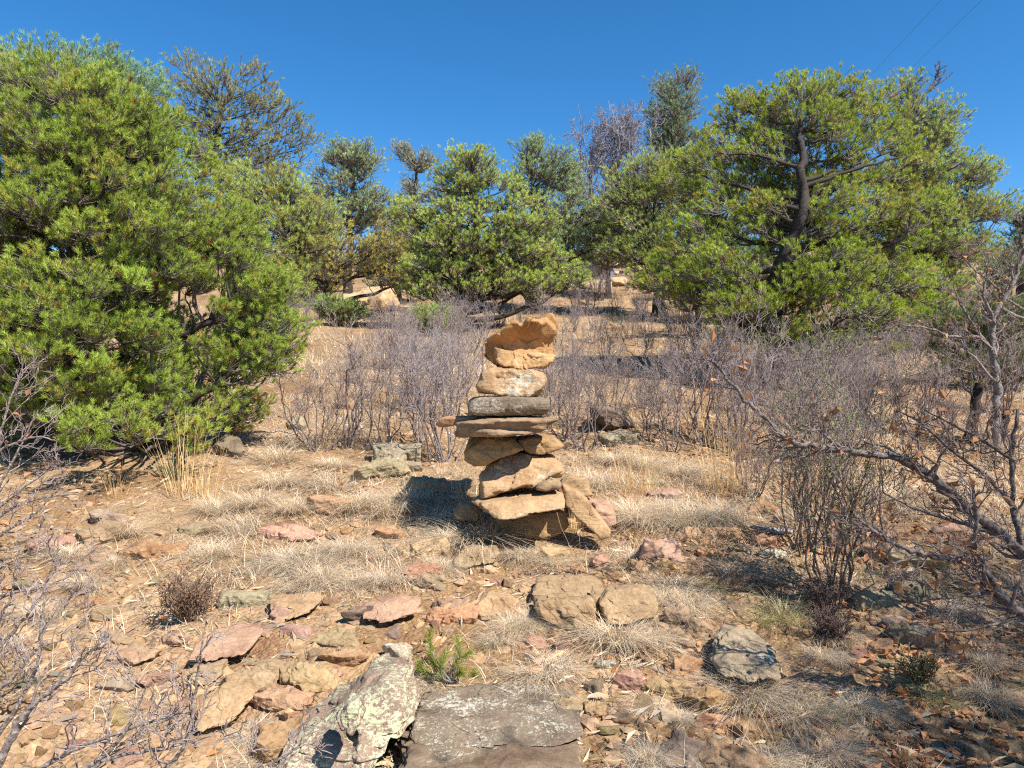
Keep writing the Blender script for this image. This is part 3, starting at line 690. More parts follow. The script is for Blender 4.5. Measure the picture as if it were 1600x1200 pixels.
V2, T2, C2 = gravel(3500, 6.5, 26, 22, .015, .07)
o = link('gravel', mesh('gravel', np.concatenate([V1, V2]), np.concatenate([T1, T2 + len(V1)]), None, M_gravel, np.concatenate([C1, C2]), smooth=False))
tag(o, 'loose tan and reddish gravel strewn over the slope', 'gravel', kind='stuff')

def flat_bits(n, y0, y1, seed, L, Wd, pal, curl, mask, lift=.006, ypow=1.3):
    x, y, r = scatter(n, y0, y1, seed, mask=mask, ypow=ypow); n = len(x)
    a = r.uniform(0, 6.28, n); u = np.stack([np.cos(a), np.sin(a), r.normal(size=n) * .25 + .18 * np.sin(a)], -1)
    v = np.cross(np.stack([r.normal(size=n) * .5, r.normal(size=n) * .5, np.ones(n)], -1), u); v = nrm(v); u = nrm(u)
    l = (L * r.uniform(.5, 1.4, n))[:, None]; w = (Wd * r.uniform(.6, 1.3, n))[:, None]
    c = np.stack([x, y, H(x, y) + lift + .012 * r.random(n)], -1); nn = np.cross(u, v); cu = (curl * r.normal(size=(n, 1))) * l
    V = np.stack([c - u * l / 2, c + v * w / 2 + nn * cu, c + u * l / 2, c - v * w / 2 + nn * cu], 1).reshape(-1, 3)
    b = np.arange(n)[:, None] * 4
    pal = np.array(pal); col = np.repeat(pal[r.integers(0, len(pal), n)] * r.uniform(.7, 1.3, (n, 1)), 4, 0)
    return V, np.concatenate([b + [0, 1, 2], b + [0, 2, 3]]), col
def m_leaf(x, y):
    s = np.clip((x / y - .12) * 2.2, 0, .9) + .05
    return s * np.clip(.55 + 1.2 * vnoise(np.stack([x, y, 0 * x], -1) / .3, 31), .03, 1)
V, T, C = flat_bits(34000, 1.7, 9, 41, .038, .024, [(.50, .21, .08), (.56, .29, .13), (.38, .15, .06), (.50, .31, .17)], .35, m_leaf)
tag(link('leaf_litter', mesh('leaf_litter', V, T, None, M_leaf, C, smooth=False)), 'rusty brown dead oak leaves littering the ground at right', 'leaves', kind='stuff')
V, T, C = flat_bits(42000, 1.7, 14, 43, .07, .0022, [(.60, .48, .32), (.50, .42, .32), (.42, .36, .30), (.66, .52, .32)], .1,
                    lambda x, y: np.clip(.45 + .8 * vnoise(np.stack([x, y, 0 * x], -1) / .6, 33), .05, 1), lift=.008)
tag(link('straw_litter', mesh('straw_litter', V, T, None, M_grass, C, smooth=False)), 'broken straw and twigs lying on the bare soil', 'straw', kind='stuff')

def blades(x, y, z, L, lean_r, r, W, pal, droop=.5, segs=3, seed_dir=None, zcol=None):
    n = len(x); a = r.uniform(0, 6.28, n) if seed_dir is None else seed_dir
    h = np.stack([np.cos(a), np.sin(a), np.zeros(n)], -1); side = np.stack([-np.sin(a), np.cos(a), np.zeros(n)], -1)
    jit = r.normal(size=(n, 3)) * [.25, .25, 0]; side = nrm(side + jit)
    th = lean_r; L = np.asarray(L)[:, None, None]; dr = (droop * r.uniform(.5, 1.5, n))[:, None, None]
    t = np.linspace(0, 1, segs + 1)[None, :, None]
    P = np.stack([x, y, z], -1)[:, None] + h[:, None] * L * (np.sin(th)[:, None, None] * t + dr * t ** 2 * .7) + np.array([0, 0, 1]) * L * (np.cos(th)[:, None, None] * t - dr * .45 * t ** 2)
    P = P + r.normal(size=P.shape) * np.array([.02, .02, .01]) * L * t
    w = W * (1 - t * .92)
    A = P + side[:, None] * w / 2; B = P - side[:, None] * w / 2
    V = np.stack([A, B], 2).reshape(n, -1, 3); nv = V.shape[1]
    b = np.arange(n)[:, None, None] * nv; i = np.arange(segs)[None, :, None] * 2
    Q = (b + i + np.array([0, 1, 3, 2])[None, None]).reshape(-1, 4)
    pal = np.array(pal); c = pal[r.integers(0, len(pal), n)] * r.uniform(.75, 1.25, (n, 1))
    cc = np.repeat(c[:, None], nv, 1)
    return V.reshape(-1, 3), Q, cc.reshape(-1, 3)

STRAW = [(.74, .58, .37), (.62, .49, .33), (.76, .63, .44), (.56, .46, .36), (.66, .50, .30)]
GREY = [(.60, .51, .38), (.54, .46, .36), (.68, .58, .43), (.46, .39, .32)]
GOLD = [(.70, .46, .20), (.62, .40, .18), (.74, .54, .28)]
def m_grass(x, y):
    n_ = vnoise(np.stack([x, y, 0 * x], -1) / .7, 51) + .5 * vnoise(np.stack([x, y, 0 * x], -1) / .22, 52)
    mid = np.clip((y - 3.3) / 1.2, 0.0, 1)
    return np.clip(mid * (.55 + .8 * n_) + .12 * (n_ > .35), 0, 1)
x, y, r = scatter(190000, 2.0, 9.5, 61, ypow=1.0, mask=m_grass)
Va, Qa, Ca = blades(x, y, H(x, y), .11 * r.uniform(.4, 1.5, len(x)), r.uniform(.45, 1.35, len(x)), r, .0032, STRAW + GREY[:2], .6)
x, y, r = scatter(170000, 9, 46, 62, ypow=1.2, mask=lambda x, y: np.clip(.5 + vnoise(np.stack([x, y, 0 * x], -1) / 1.6, 53), 0, 1))
Vb, Qb, Cb = blades(x, y, H(x, y), .18 * r.uniform(.5, 1.6, len(x)), r.uniform(.3, 1.2, len(x)), r, .0065, STRAW + GREY[:1], .5)
tag(link('dry_grass', mesh('dry_grass', np.concatenate([Va, Vb]), None, np.concatenate([Qa, Qb + len(Va)]), M_grass, np.concatenate([Ca, Cb]))),
    'short straw coloured grass covering the slope around and behind the cairn', 'grass', kind='stuff')

# ---------------- grass clumps, each one its own ----------------
def clump_mesh(seed, n, L, rad, W, pal, lean=(.1, 1.2), droop=.7, name='grass_clump'):
    r = np.random.default_rng(seed); a = r.uniform(0, 6.28, n); q = rad * r.random(n) ** .6
    x, y = q * np.cos(a), q * np.sin(a)
    th = lean[0] + (lean[1] - lean[0]) * (q / rad) * r.uniform(.5, 1.2, n)
    V, Q, C = blades(x, y, 0 * x + .185 * y - .005, L * r.uniform(.35, 1.2, n), th, r, W, pal, droop, 5, a + r.normal(size=n) * (.5 if droop < .5 else 1.1))
    return mesh(name, V, None, Q, M_grass, C)
STRAW = [tuple(min(.85, v * 1.15) for v in c) for c in STRAW]
CL = {
 'pale': [clump_mesh(k, 820, .21, .11, .0026, STRAW + GREY, lean=(.03, .85), droop=1.35) for k in (1, 2, 3)],
 'grey': [clump_mesh(k, 820, .17, .13, .0026, GREY + STRAW[:2], lean=(.03, .85), droop=1.4) for k in (4, 5, 6)],
 'golden': [clump_mesh(k, 60, .40, .08, .0024, GOLD, lean=(.02, .45), droop=.12) for k in (7, 8)],
 'dark': [clump_mesh(k, 520, .12, .12, .0030, [(.20, .165, .14), (.30, .25, .20), (.13, .11, .10)], droop=.9) for k in (9, 10)],
 'greenish': [clump_mesh(k, 420, .16, .09, .0028, [(.50, .44, .20), (.38, .38, .16), (.62, .50, .26), (.46, .40, .24)], droop=.8) for k in (11, 12)],
}
def clump(kind, px, py, w, label=None, sz=1.0):
    c = hit(px, py); Y = c[1]; me = CL[kind][int(rng.integers(len(CL[kind])))]
    o = link('grass_clump', me); base = {'pale': .40, 'grey': .34, 'golden': .30, 'dark': .42, 'greenish': .42}[kind]
    s = 1.25 * w * Y / F / base; o.scale = (s, s, s * sz * rng.uniform(.85, 1.15)); o.location = (c[0], c[1], float(H(c[0], c[1])) - .004); o.rotation_euler = (0, 0, rng.uniform(0, 6.28))
    o['category'] = 'grass clump'; o['group'] = 'bunch grass clumps on the slope'
    if label: o['label'] = label
    else: AUTO.append((o, px, py, kind if kind != 'golden' else 'tall golden', 'grass clump'))
    return o
clump('dark', 1155, 905, 120, 'dark dense grass clump left of the leafy bush', 1.0)
clump('dark', 1205, 915, 60, 'smaller dark grass clump touching the big dark one')
clump('greenish', 1225, 965, 110, 'yellow green bushy grass clump below the dark clump')
clump('pale', 985, 875, 74, 'pale grass clump at the left side of the round rosy rock')
clump('pale', 740, 845, 110, 'large pale grass clump at the left foot of the cairn')
clump('pale', 1165, 1085, 120, 'large pale grass clump hanging over the big grey slab')
clump('pale', 965, 1000, 110, 'wide grass clump in front of the rounded tan boulder')
clump('grey', 850, 1050, 90, 'grey matted root like grass clump in the foreground centre', .8)
clump('golden', 290, 775, 90, 'tall golden stalks clump beside the left pine', 1.05)
clump('golden', 315, 785, 70, 'second tall golden stalks clump right of the left pine', .95)
clump('golden', 1130, 770, 80, 'tall golden stalks clump right of the cairn', 1.3)
clump('golden', 1155, 765, 60, 'golden stalks clump left of the leafy bush', 1.3)
for kind, px, py, w in [('pale', 560, 790, 80), ('pale', 610, 800, 90), ('grey', 640, 780, 70), ('pale', 680, 820, 90), ('pale', 700, 850, 80), ('grey', 520, 760, 70), ('pale', 440, 760, 80),
    ('pale', 400, 790, 80), ('grey', 380, 830, 70), ('pale', 455, 800, 70), ('grey', 480, 880, 90), ('pale', 500, 905, 80), ('grey', 440, 880, 80), ('grey', 560, 912, 80), ('grey', 610, 908, 70), ('pale', 690, 890, 60),
    ('grey', 545, 860, 70), ('pale', 600, 870, 60), ('grey', 470, 920, 60), ('pale', 330, 870, 70), ('pale', 200, 835, 60), ('pale', 110, 870, 70), ('pale', 135, 915, 70), ('pale', 180, 880, 50), ('pale', 340, 800, 70),
    ('grey', 820, 870, 60), ('pale', 860, 880, 60), ('grey', 790, 865, 50), ('pale', 1040, 800, 70), ('pale', 990, 810, 90), ('pale', 1020, 815, 70), ('pale', 1080, 820, 90), ('pale', 1110, 815, 90), ('pale', 960, 800, 60),
    ('pale', 930, 760, 80), ('golden', 980, 770, 60), ('golden', 1010, 770, 50), ('pale', 1060, 925, 80), ('pale', 1080, 950, 70), ('greenish', 1120, 920, 60), ('pale', 1040, 940, 60), ('pale', 1020, 1000, 60),
    ('pale', 830, 975, 60), ('pale', 800, 985, 60), ('grey', 780, 1000, 50), ('greenish', 760, 1010, 50), ('pale', 1130, 1060, 60), ('greenish', 1190, 975, 70), ('greenish', 1250, 985, 60), ('pale', 1250, 1120, 90), ('greenish', 1290, 1130, 70),
    ('pale', 1340, 1110, 80), ('greenish', 1440, 1085, 100), ('greenish', 1480, 1100, 70), ('pale', 1530, 1040, 80), ('grey', 1550, 1090, 70), ('grey', 1280, 1180, 90), ('pale', 1200, 1190, 70), ('pale', 1060, 1130, 50),
    ('grey', 1010, 1190, 60), ('pale', 1010, 1110, 50), ('grey', 890, 1170, 50), ('grey', 690, 1075, 70), ('grey', 400, 1150, 60), ('pale', 410, 1190, 70), ('pale', 230, 1110, 60), ('pale', 250, 1130, 50), ('pale', 60, 960, 60),
    ('pale', 30, 1010, 60), ('grey', 1300, 990, 60), ('grey', 1290, 1030, 60), ('pale', 1490, 960, 60), ('greenish', 1350, 900, 50), ('pale', 1400, 780, 60), ('pale', 1480, 780, 70), ('golden', 180, 780, 50), ('golden', 1260, 800, 50),
    ('golden', 510, 700, 45), ('pale', 520, 730, 60), ('pale', 460, 700, 50), ('pale', 350, 660, 60), ('pale', 400, 650, 60), ('pale', 430, 720, 70), ('pale', 960, 720, 60), ('pale', 1010, 730, 60), ('pale', 1060, 740, 70), ('golden', 900, 830, 40), ('golden', 760, 850, 40), ('golden', 730, 800, 40)]:
    clump(kind, px, py, w)

# ---------------- pinyon pines ----------------
def pinyon(label, Y, base, trunk, blobs, n_clump, green, seed, tufts=14, needles=40, r0=.10, nl=.036, clr=.15, yellow=.12, n_limb=22, group='pinyon pines on the slope', name='pine_tree', depth=1.0, nw=None, flat=.55, ystem=1.0, lighttwig=(1, 1, 1), mind=.75):
    rng = np.random.default_rng(seed)
    b = at(*base, Y) if len(base) == 2 else np.array(base, float)
    b[2] = float(H(b[0], b[1])) - .05
    tr = [b] + [at(px, py, Y + (dy[0] if dy else 0)) for px, py, *dy in trunk]
    tr = np.array(tr)
    # resample trunk smoothly
    tufts = int(tufts * 1.35); needles = int(needles * 1.3); nl = nl * 1.2; n_clump = int(n_clump * 1.15)
    tt = np.linspace(0, len(tr) - 1, 5 * len(tr)); TR = np.stack([np.interp(tt, range(len(tr)), tr[:, k]) for k in range(3)], -1)
    for _ in range(2): TR[1:-1] = (TR[:-2] + TR[1:-1] * 2 + TR[2:]) / 4
    TR[1:-1] += rng.normal(size=TR[1:-1].shape) * r0 * .12
    rad = r0 * (1 - .82 * np.linspace(0, 1, len(TR)) ** .8); rad[0] *= 1.35; rad[1] *= 1.1
    ctr = []; rr = []
    for bl in blobs:
        px, py, rx, ry = bl[:4]; dy = bl[4] if len(bl) > 4 else 0
        ctr.append(at(px, py, Y + dy)); s = (Y + dy) / F; rr.append([rx * s, rx * s * depth, ry * s])
    ctr = np.array(ctr); rr = np.array(rr); wts = (rr[:, 0] * rr[:, 2]) ** .9; wts /= wts.sum()
    # clumps
    C = np.zeros((0, 3)); tries = 0
    while len(C) < n_clump and tries < n_clump * 14:
        tries += 1; k = rng.choice(len(ctr), p=wts); d = nrm(rng.normal(size=3)); p = ctr[k] + d * rr[k] * rng.random() ** .24
        if p[2] < H(p[0], p[1]) + .12: continue
        if len(C) and (np.linalg.norm((C - p) * [1, 1, 1.5], axis=1) < clr * mind).any(): continue
        C = np.vstack([C, p])
    root = bpy.data.objects.new(name, None); COL.objects.link(root); root.location = b
    tag(root, label, 'pine tree', group)
    # limbs
    tbs = Tubes()
    ax = TR
    li = rng.choice(len(C), min(n_limb, len(C)), replace=False); Tg = C[li]
    nodes = [TR[3:]]; nrad = [rad[3:]]
    att = []
    for p in Tg:
        hd = np.linalg.norm(ax[:, :2] - p[:2], axis=1); want = p[2] - .35 * hd
        k = np.argmin(np.abs(ax[2:, 2] - want[2:]) + .2 * hd[2:]) + 2; att.append(k)
    att = np.array(att); P0 = ax[att]; P1 = P0 + (Tg - P0) * .88
    LB = curve(P0, P1, 9, .05, .012, rng, up=.05); lr = np.clip(rad[att] * .55, .010, .07)[:, None] * np.linspace(1, .3, 9)[None]
    tbs.add(LB, lr, 6, (.24, .215, .19)); nodes.append(LB[:, 1:].reshape(-1, 3)); nrad.append(lr[:, 1:].ravel())
    ND = np.concatenate(nodes); NR = np.concatenate(nrad)
    # branch to each clump from a nearby lower, inner node
    axp = ax[np.argmin(np.abs(ax[:, 2][None] - C[:, 2][:, None]), 1)]
    outw = nrm((C - axp) * [1, 1, .4] + [0, 0, .05]); B0 = C - outw * clr * .7 - [0, 0, clr * .5]
    Dm = np.linalg.norm(ND[None] - B0[:, None], axis=-1) + .9 * np.maximum(0, ND[None, :, 2] - B0[:, None, 2] + .05) \
        + .35 * np.maximum(0, np.linalg.norm(ND[None, :, :2] - axp[:, None, :2], axis=-1) - np.linalg.norm(B0[:, :2] - axp[:, :2], axis=-1)[:, None])
    nb = np.argmin(Dm, 1)
    br = curve(ND[nb], B0, 6, .07, .02, rng, up=.05); brr = np.minimum(NR[nb] * .6, .016 + .0 * nb)[:, None] * np.linspace(1, .5, 6)[None]
    tbs.add(br, np.maximum(brr, .0035), 4, (.6, .56, .52))
    # dead inner twigs
    DT, dr = grow(br, np.maximum(brr, .003), 2, .35, .9, -.05, rng, n=4, rmul=.35, wig=.05, lmin=.06)
    tbs.add(DT, np.maximum(dr, .0011 + .0001 * Y), 3, (1.5, 1.45, 1.4))
    # tufts
    nC = len(C); K = nC * tufts; ci = np.repeat(np.arange(nC), tufts)
    q = nrm(rng.normal(size=(K, 3))) * rng.random((K, 1)) ** .4; csz = rng.uniform(.75, 1.3, nC)[ci][:, None]
    q[:, 2] = q[:, 2] * flat + .1
    tp = C[ci] + q * clr * csz * 1.15
    td = nrm(.35 * outw[ci] + q * .8 + np.array([0, 0, .75]) + rng.normal(size=(K, 3)) * .28)
    tw = curve(B0[ci], tp - td * .02, 4, .08, .03, rng, up=.06)
    tbs.add(tw, np.broadcast_to(np.maximum(.0035, .0005 * Y) * np.linspace(1, .5, 4), (K, 4)), 3, (1.0, .95, .9))
    # needles
    m = needles; N = K * m; ki = np.repeat(np.arange(K), m)
    stem = nl * 0.9 * ystem; uu = rng.random((N, 1)); org = tp[ki] - td[ki] * stem * (uu - .25)
    perp = nrm(np.cross(td[ki], rng.normal(size=(N, 3)))); al = (R(12) + R(44) * rng.random((N, 1)) ** .8)
    nd = nrm(td[ki] * np.cos(al) + perp * np.sin(al)); L = nl * rng.uniform(.75, 1.2, (N, 1))
    w_ = nw or max(.0034, .00062 * Y)
    sd = nrm(np.cross(nd, rng.normal(size=(N, 3)))) * w_ / 2
    V = np.stack([org - sd, org + sd, org + nd * L], 1).reshape(-1, 3)
    g = np.array(green) * (1 if green in (GN, GY, GK, GO) else 3.2); cc = g[None] * (rng.uniform(.78, 1.2, (nC, 1)))[ci][ki]
    tint = rng.random(nC)[ci] + rng.normal(size=K) * .25; tint = tint[ki][:, None]
    yel = np.array([.55, .41, .09]); mixy = np.clip((tint - (1 - yellow * 2.2)) * 1.3, 0, .75)
    cc = cc * (1 - mixy) + yel * mixy
    dead = (rng.random(K) < .012)[ki][:, None]; cc = np.where(dead, [.30, .14, .06], cc)
    cc = cc * rng.uniform(.75, 1.25, (N, 1)); cc = cc * (1 + np.array([.0, .06, .25]) * rng.normal(size=(N, 1)).clip(-1, 2) * .3)
    cc = np.repeat(np.clip(cc, .01, 1), 3, 0)
    V -= b
    link('needles', mesh('needles', V, np.arange(len(V)).reshape(-1, 3), None, M_needle, cc, smooth=False), root)
    for i in range(len(tbs.V)): tbs.V[i] = tbs.V[i] - b
    link('branches', tbs.mesh('branches', M_limb), root)
    tk = Tubes(); tk.add((TR - b)[None], rad[None], 10); link('trunk', tk.mesh('trunk', M_bark), root)
    return root

GN = (.38, .48, .080); GB = (.16, .23, .085); GY = (.37, .455, .060); GK = (.17, .22, .08); GO = (.32, .34, .12)
pinyon('huge bright green pine filling the left side', 5.7, (128, 728), [(112, 650), (100, 560), (118, 430), (125, 300), (140, 180)],
       [(60, 130, 70, 40), (160, 150, 60, 40), (230, 200, 50, 40), (110, 200, 130, 80), (200, 260, 130, 90), (20, 300, 140, 110), (260, 370, 130, 90), (120, 400, 170, 110), (360, 430, 80, 75), (425, 480, 52, 50), (300, 520, 120, 65), (120, 550, 130, 80, -.4), (390, 555, 60, 38), (180, 668, 85, 34, -.9), (300, 680, 50, 20, -.8), (430, 440, 50, 40), (420, 530, 55, 40), (340, 350, 70, 60), (150, 480, 100, 70, -.5), (60, 470, 90, 60, -.4), (-90, 330, 120, 180), (-60, 560, 100, 110), (60, 640, 90, 50, .3), (260, 605, 110, 45), (140, 610, 130, 50), (350, 640, 60, 26)],
       640, GN, 101, tufts=22, needles=36, r0=.13, nl=.033, clr=.15, n_limb=40, depth=.85, mind=.6)
pinyon('bluish green pine top rising behind the huge left pine', 9.5, (60, 640), [(60, 450), (70, 300), (70, 160)],
       [(30, 120, 60, 50), (130, 125, 80, 45), (210, 160, 60, 55), (100, 200, 120, 70), (-60, 160, 80, 70), (170, 240, 90, 60), (100, 100, 60, 24), (230, 130, 24, 30)], 210, (.105, .155, .075), 102, tufts=15, needles=26, nl=.05, clr=.24, yellow=.02, depth=.7, r0=.11)
pinyon('tall olive pine with open fan shaped top left of centre', 14, (372, 500), [(360, 420), (345, 320), (335, 240), (345, 160)],
       [(280, 120, 22, 38), (330, 130, 42, 42), (390, 135, 50, 36), (430, 190, 45, 45), (470, 205, 26, 26), (350, 220, 70, 50), (300, 200, 36, 60), (400, 270, 60, 40), (445, 240, 40, 30)], 165, GO, 103, tufts=8, needles=15, nl=.055, clr=.20, yellow=.10, n_limb=44, depth=.8, r0=.14, mind=.9)
pinyon('green pine in front of the olive fan topped pine', 11, (438, 560), [(440, 460), (465, 400), (470, 340), (440, 290)],
       [(400, 330, 55, 50), (440, 290, 40, 30), (370, 380, 60, 50), (455, 370, 55, 45), (500, 350, 40, 45), (430, 430, 55, 26), (380, 300, 40, 40)], 150, (.145, .175, .045), 104, tufts=12, needles=22, nl=.048, clr=.20, yellow=.25, n_limb=30, r0=.09)
pinyon('leaning grey green pine above the pale boulder', 20, (541, 478), [(543, 440), (548, 390), (545, 330), (555, 280)],
       [(530, 240, 30, 20), (560, 245, 36, 24), (580, 250, 18, 12), (545, 290, 45, 28), (500, 280, 20, 26), (590, 320, 40, 26), (540, 340, 50, 26)], 140, (.12, .15, .07), 105, tufts=9, needles=14, nl=.06, clr=.26, yellow=.15, r0=.17, n_limb=24)
pinyon('low spreading yellow green pine branches left of the pale boulder', 17, (505, 478), [(510, 440), (520, 410)],
       [(540, 400, 70, 28), (480, 410, 50, 30), (600, 390, 45, 24), (500, 440, 50, 16), (590, 420, 40, 14), (612, 372, 32, 36), (630, 430, 36, 22)], 130, (.16, .165, .045), 106, tufts=9, needles=16, nl=.055, clr=.24, yellow=.5, r0=.13, n_limb=22)
pinyon('small thin half dead pine on the skyline', 30, (650, 425), [(648, 360), (646, 310), (652, 260)],
       [(628, 235, 12, 14), (650, 255, 18, 14), (668, 250, 12, 18), (640, 285, 14, 16), (664, 300, 16, 10), (635, 305, 12, 10)], 46, (.12, .13, .08), 107, tufts=8, needles=9, nl=.09, clr=.30, yellow=.1, r0=.20, n_limb=22)
pinyon('centre pine behind the cairn with a forked dark trunk', 14.7, (722, 512), [(718, 470), (735, 420), (745, 360), (735, 290)],
       [(745, 245, 24, 16), (705, 275, 24, 18), (740, 270, 42, 32), (700, 310, 40, 34), (770, 300, 50, 34), (735, 350, 90, 40), (660, 360, 48, 34), (820, 340, 56, 36), (700, 400, 80, 34), (790, 400, 75, 34), (660, 420, 40, 24), (850, 400, 50, 30), (760, 445, 60, 18), (640, 330, 28, 20), (690, 450, 60, 22), (820, 440, 60, 22), (880, 430, 40, 20), (720, 240, 26, 12)], 360, (.150, .178, .042), 108, tufts=12, needles=22, nl=.05, clr=.21, yellow=.12, r0=.17, n_limb=44, depth=.75, mind=.65)
pinyon('blue green pine behind the centre pine on its right', 19, (835, 505), [(835, 440), (835, 360), (830, 280)],
       [(834, 222, 16, 14), (890, 250, 14, 14), (832, 240, 26, 22), (860, 262, 40, 26), (820, 280, 45, 26), (890, 275, 22, 26), (870, 320, 60, 36), (905, 345, 50, 32), (850, 380, 60, 40), (900, 390, 36, 20), (940, 350, 30, 26), (860, 430, 50, 22)], 230, (.115, .150, .062), 109, tufts=11, needles=15, nl=.06, clr=.27, yellow=.06, r0=.18, n_limb=30, mind=.65)
pinyon('dark tall pine on the skyline left of the big right pine', 27, (1045, 440), [(1045, 340), (1050, 240), (1055, 170)],
       [(1055, 128, 34, 14), (1065, 150, 34, 18), (1050, 180, 42, 22), (1070, 215, 46, 28), (1035, 225, 36, 28), (1060, 270, 62, 34), (1010, 290, 34, 26)], 170, (.085, .115, .060), 110, tufts=11, needles=13, nl=.085, clr=.36, yellow=.02, r0=.25, mind=.6)
pinyon('mid green pine between the dead tree and the big right pine', 18, (1030, 478), [(1030, 420), (1025, 350), (1020, 280)],
       [(1020, 270, 45, 30), (985, 310, 34, 26), (1040, 310, 60, 34), (990, 360, 48, 36), (1040, 370, 60, 36), (960, 385, 26, 14), (1000, 400, 44, 24), (1030, 430, 50, 20), (955, 330, 30, 30), (970, 280, 26, 20)], 180, (.14, .168, .042), 111, tufts=12, needles=16, nl=.06, clr=.25, yellow=.12, r0=.17, mind=.65)
pinyon('big yellow green pine right of the cairn with a black trunk', 9.1, (1212, 600), [(1208, 540, -.2), (1200, 470, -.4), (1225, 400, -.55), (1255, 340, -.6), (1253, 260, -.5), (1250, 190, -.3)],
       [(1325, 125, 22, 24), (1215, 205, 50, 30, -.1), (1295, 195, 50, 30, -.3), (1195, 330, 46, 24, -.3), (1300, 340, 60, 26, -.5), (1255, 300, 44, 40, .5), (1200, 240, 40, 24, -.2), (1300, 290, 50, 26, -.2), (1250, 440, 60, 26, -.7), (1250, 135, 26, 16), (1180, 160, 24, 20), (1395, 150, 20, 22), (1245, 165, 70, 34), (1330, 160, 60, 36), (1170, 180, 50, 36), (1390, 180, 36, 34), (1310, 220, 80, 40), (1160, 230, 70, 36), (1370, 250, 80, 40), (1080, 280, 60, 40), (1180, 290, 60, 36, .3), (1330, 320, 110, 36, -.3), (1100, 340, 80, 40), (1280, 385, 70, 30, -.5), (1160, 370, 50, 26, -.3), (1400, 370, 80, 36), (1060, 400, 60, 30), (1120, 420, 70, 32, -.4), (1330, 430, 110, 32, -.6), (1100, 460, 60, 22), (1290, 480, 110, 26, -.7), (1180, 480, 90, 26, -.6), (1060, 440, 70, 24), (1390, 490, 60, 26, -.3), (1250, 360, 60, 40, .2), (1230, 270, 50, 30, .3), (1240, 470, 60, 22, -.5), (1430, 440, 60, 40), (1440, 330, 50, 40), (1240, 530, 70, 22, -.6), (1340, 530, 70, 22, -.6), (1170, 520, 40, 20, -.3)], 500, GY, 112, tufts=14, needles=30, r0=.16, nl=.042, clr=.17, yellow=.14, n_limb=60, depth=.75, mind=.7)
pinyon('wide green pine leaning out at the far right', 11.5, (1462, 618), [(1462, 540), (1450, 460), (1440, 370), (1425, 280), (1415, 200)],
       [(1412, 140, 18, 26), (1415, 190, 28, 30), (1465, 175, 22, 20), (1490, 190, 12, 18), (1450, 220, 50, 30), (1430, 270, 60, 34), (1500, 265, 48, 28), (1545, 270, 28, 18), (1480, 320, 70, 34), (1550, 320, 30, 24), (1430, 370, 60, 36), (1500, 380, 60, 30), (1450, 440, 60, 30), (1420, 510, 50, 24)], 300, (.13, .158, .045), 113, tufts=12, needles=22, nl=.046, clr=.20, yellow=.16, n_limb=44, r0=.14, depth=.7)
pinyon('slim dark young pine under the left boughs of the big right pine', 13, (1092, 545), [(1090, 500), (1086, 450), (1080, 410)],
       [(1090, 430, 40, 24), (1060, 450, 30, 16), (1110, 460, 34, 16), (1110, 525, 16, 16)], 50, GK, 114, tufts=10, needles=20, nl=.045, clr=.18, r0=.07, n_limb=12)
pinyon('blue green pine cut by the right edge of the view', 16, (1600, 500), [(1596, 440), (1592, 390), (1590, 340)],
       [(1575, 390, 22, 24), (1600, 340, 20, 30), (1610, 400, 40, 40), (1545, 410, 20, 14), (1640, 340, 50, 50)], 90, (.09, .13, .07), 115, tufts=11, needles=17, nl=.055, clr=.24, yellow=.03, r0=.12)
pinyon('dark shaded pine low behind the oak trunk at right', 8.4, (1500, 672), [(1505, 640), (1515, 600), (1530, 560)],
       [(1560, 500, 60, 36), (1500, 560, 40, 30), (1590, 560, 50, 40), (1540, 610, 50, 28), (1480, 500, 30, 20), (1560, 430, 30, 18)], 110, GK, 116, tufts=11, needles=24, nl=.04, clr=.16, r0=.09)
# low evergreen bushes
def bush(label, Y, base, blobs, n, col, seed, **kw):
    return pinyon(label, Y, base, [(base[0] + 2, base[1] - 14), (base[0], base[1] - 24)], blobs, n, col, seed, name='evergreen_bush', group='low evergreen bushes on the slope', r0=.04, n_limb=8, **kw)
bush('low dark green bush left of the pale boulder', 15.5, (528, 502), [(520, 482, 26, 16), (548, 488, 26, 14)], 50, (.10, .135, .045), 120, tufts=12, needles=18, nl=.045, clr=.18)
bush('low green bush at the left foot of the centre pine', 13.8, (672, 518), [(665, 498, 22, 16), (690, 495, 18, 18)], 50, (.12, .155, .045), 121, tufts=12, needles=18, nl=.045, clr=.17)
bush('small green bush at the right edge of the centre pine', 24, (940, 400), [(942, 388, 16, 10), (925, 385, 12, 10)], 24, (.10, .14, .05), 122, tufts=10, needles=12, nl=.07, clr=.28)
bush('green bush on the skyline below the dead tree', 30, (905, 425), [(905, 410, 18, 9), (930, 408, 12, 8)], 24, (.09, .12, .05), 123, tufts=10, needles=10, nl=.09, clr=.32)
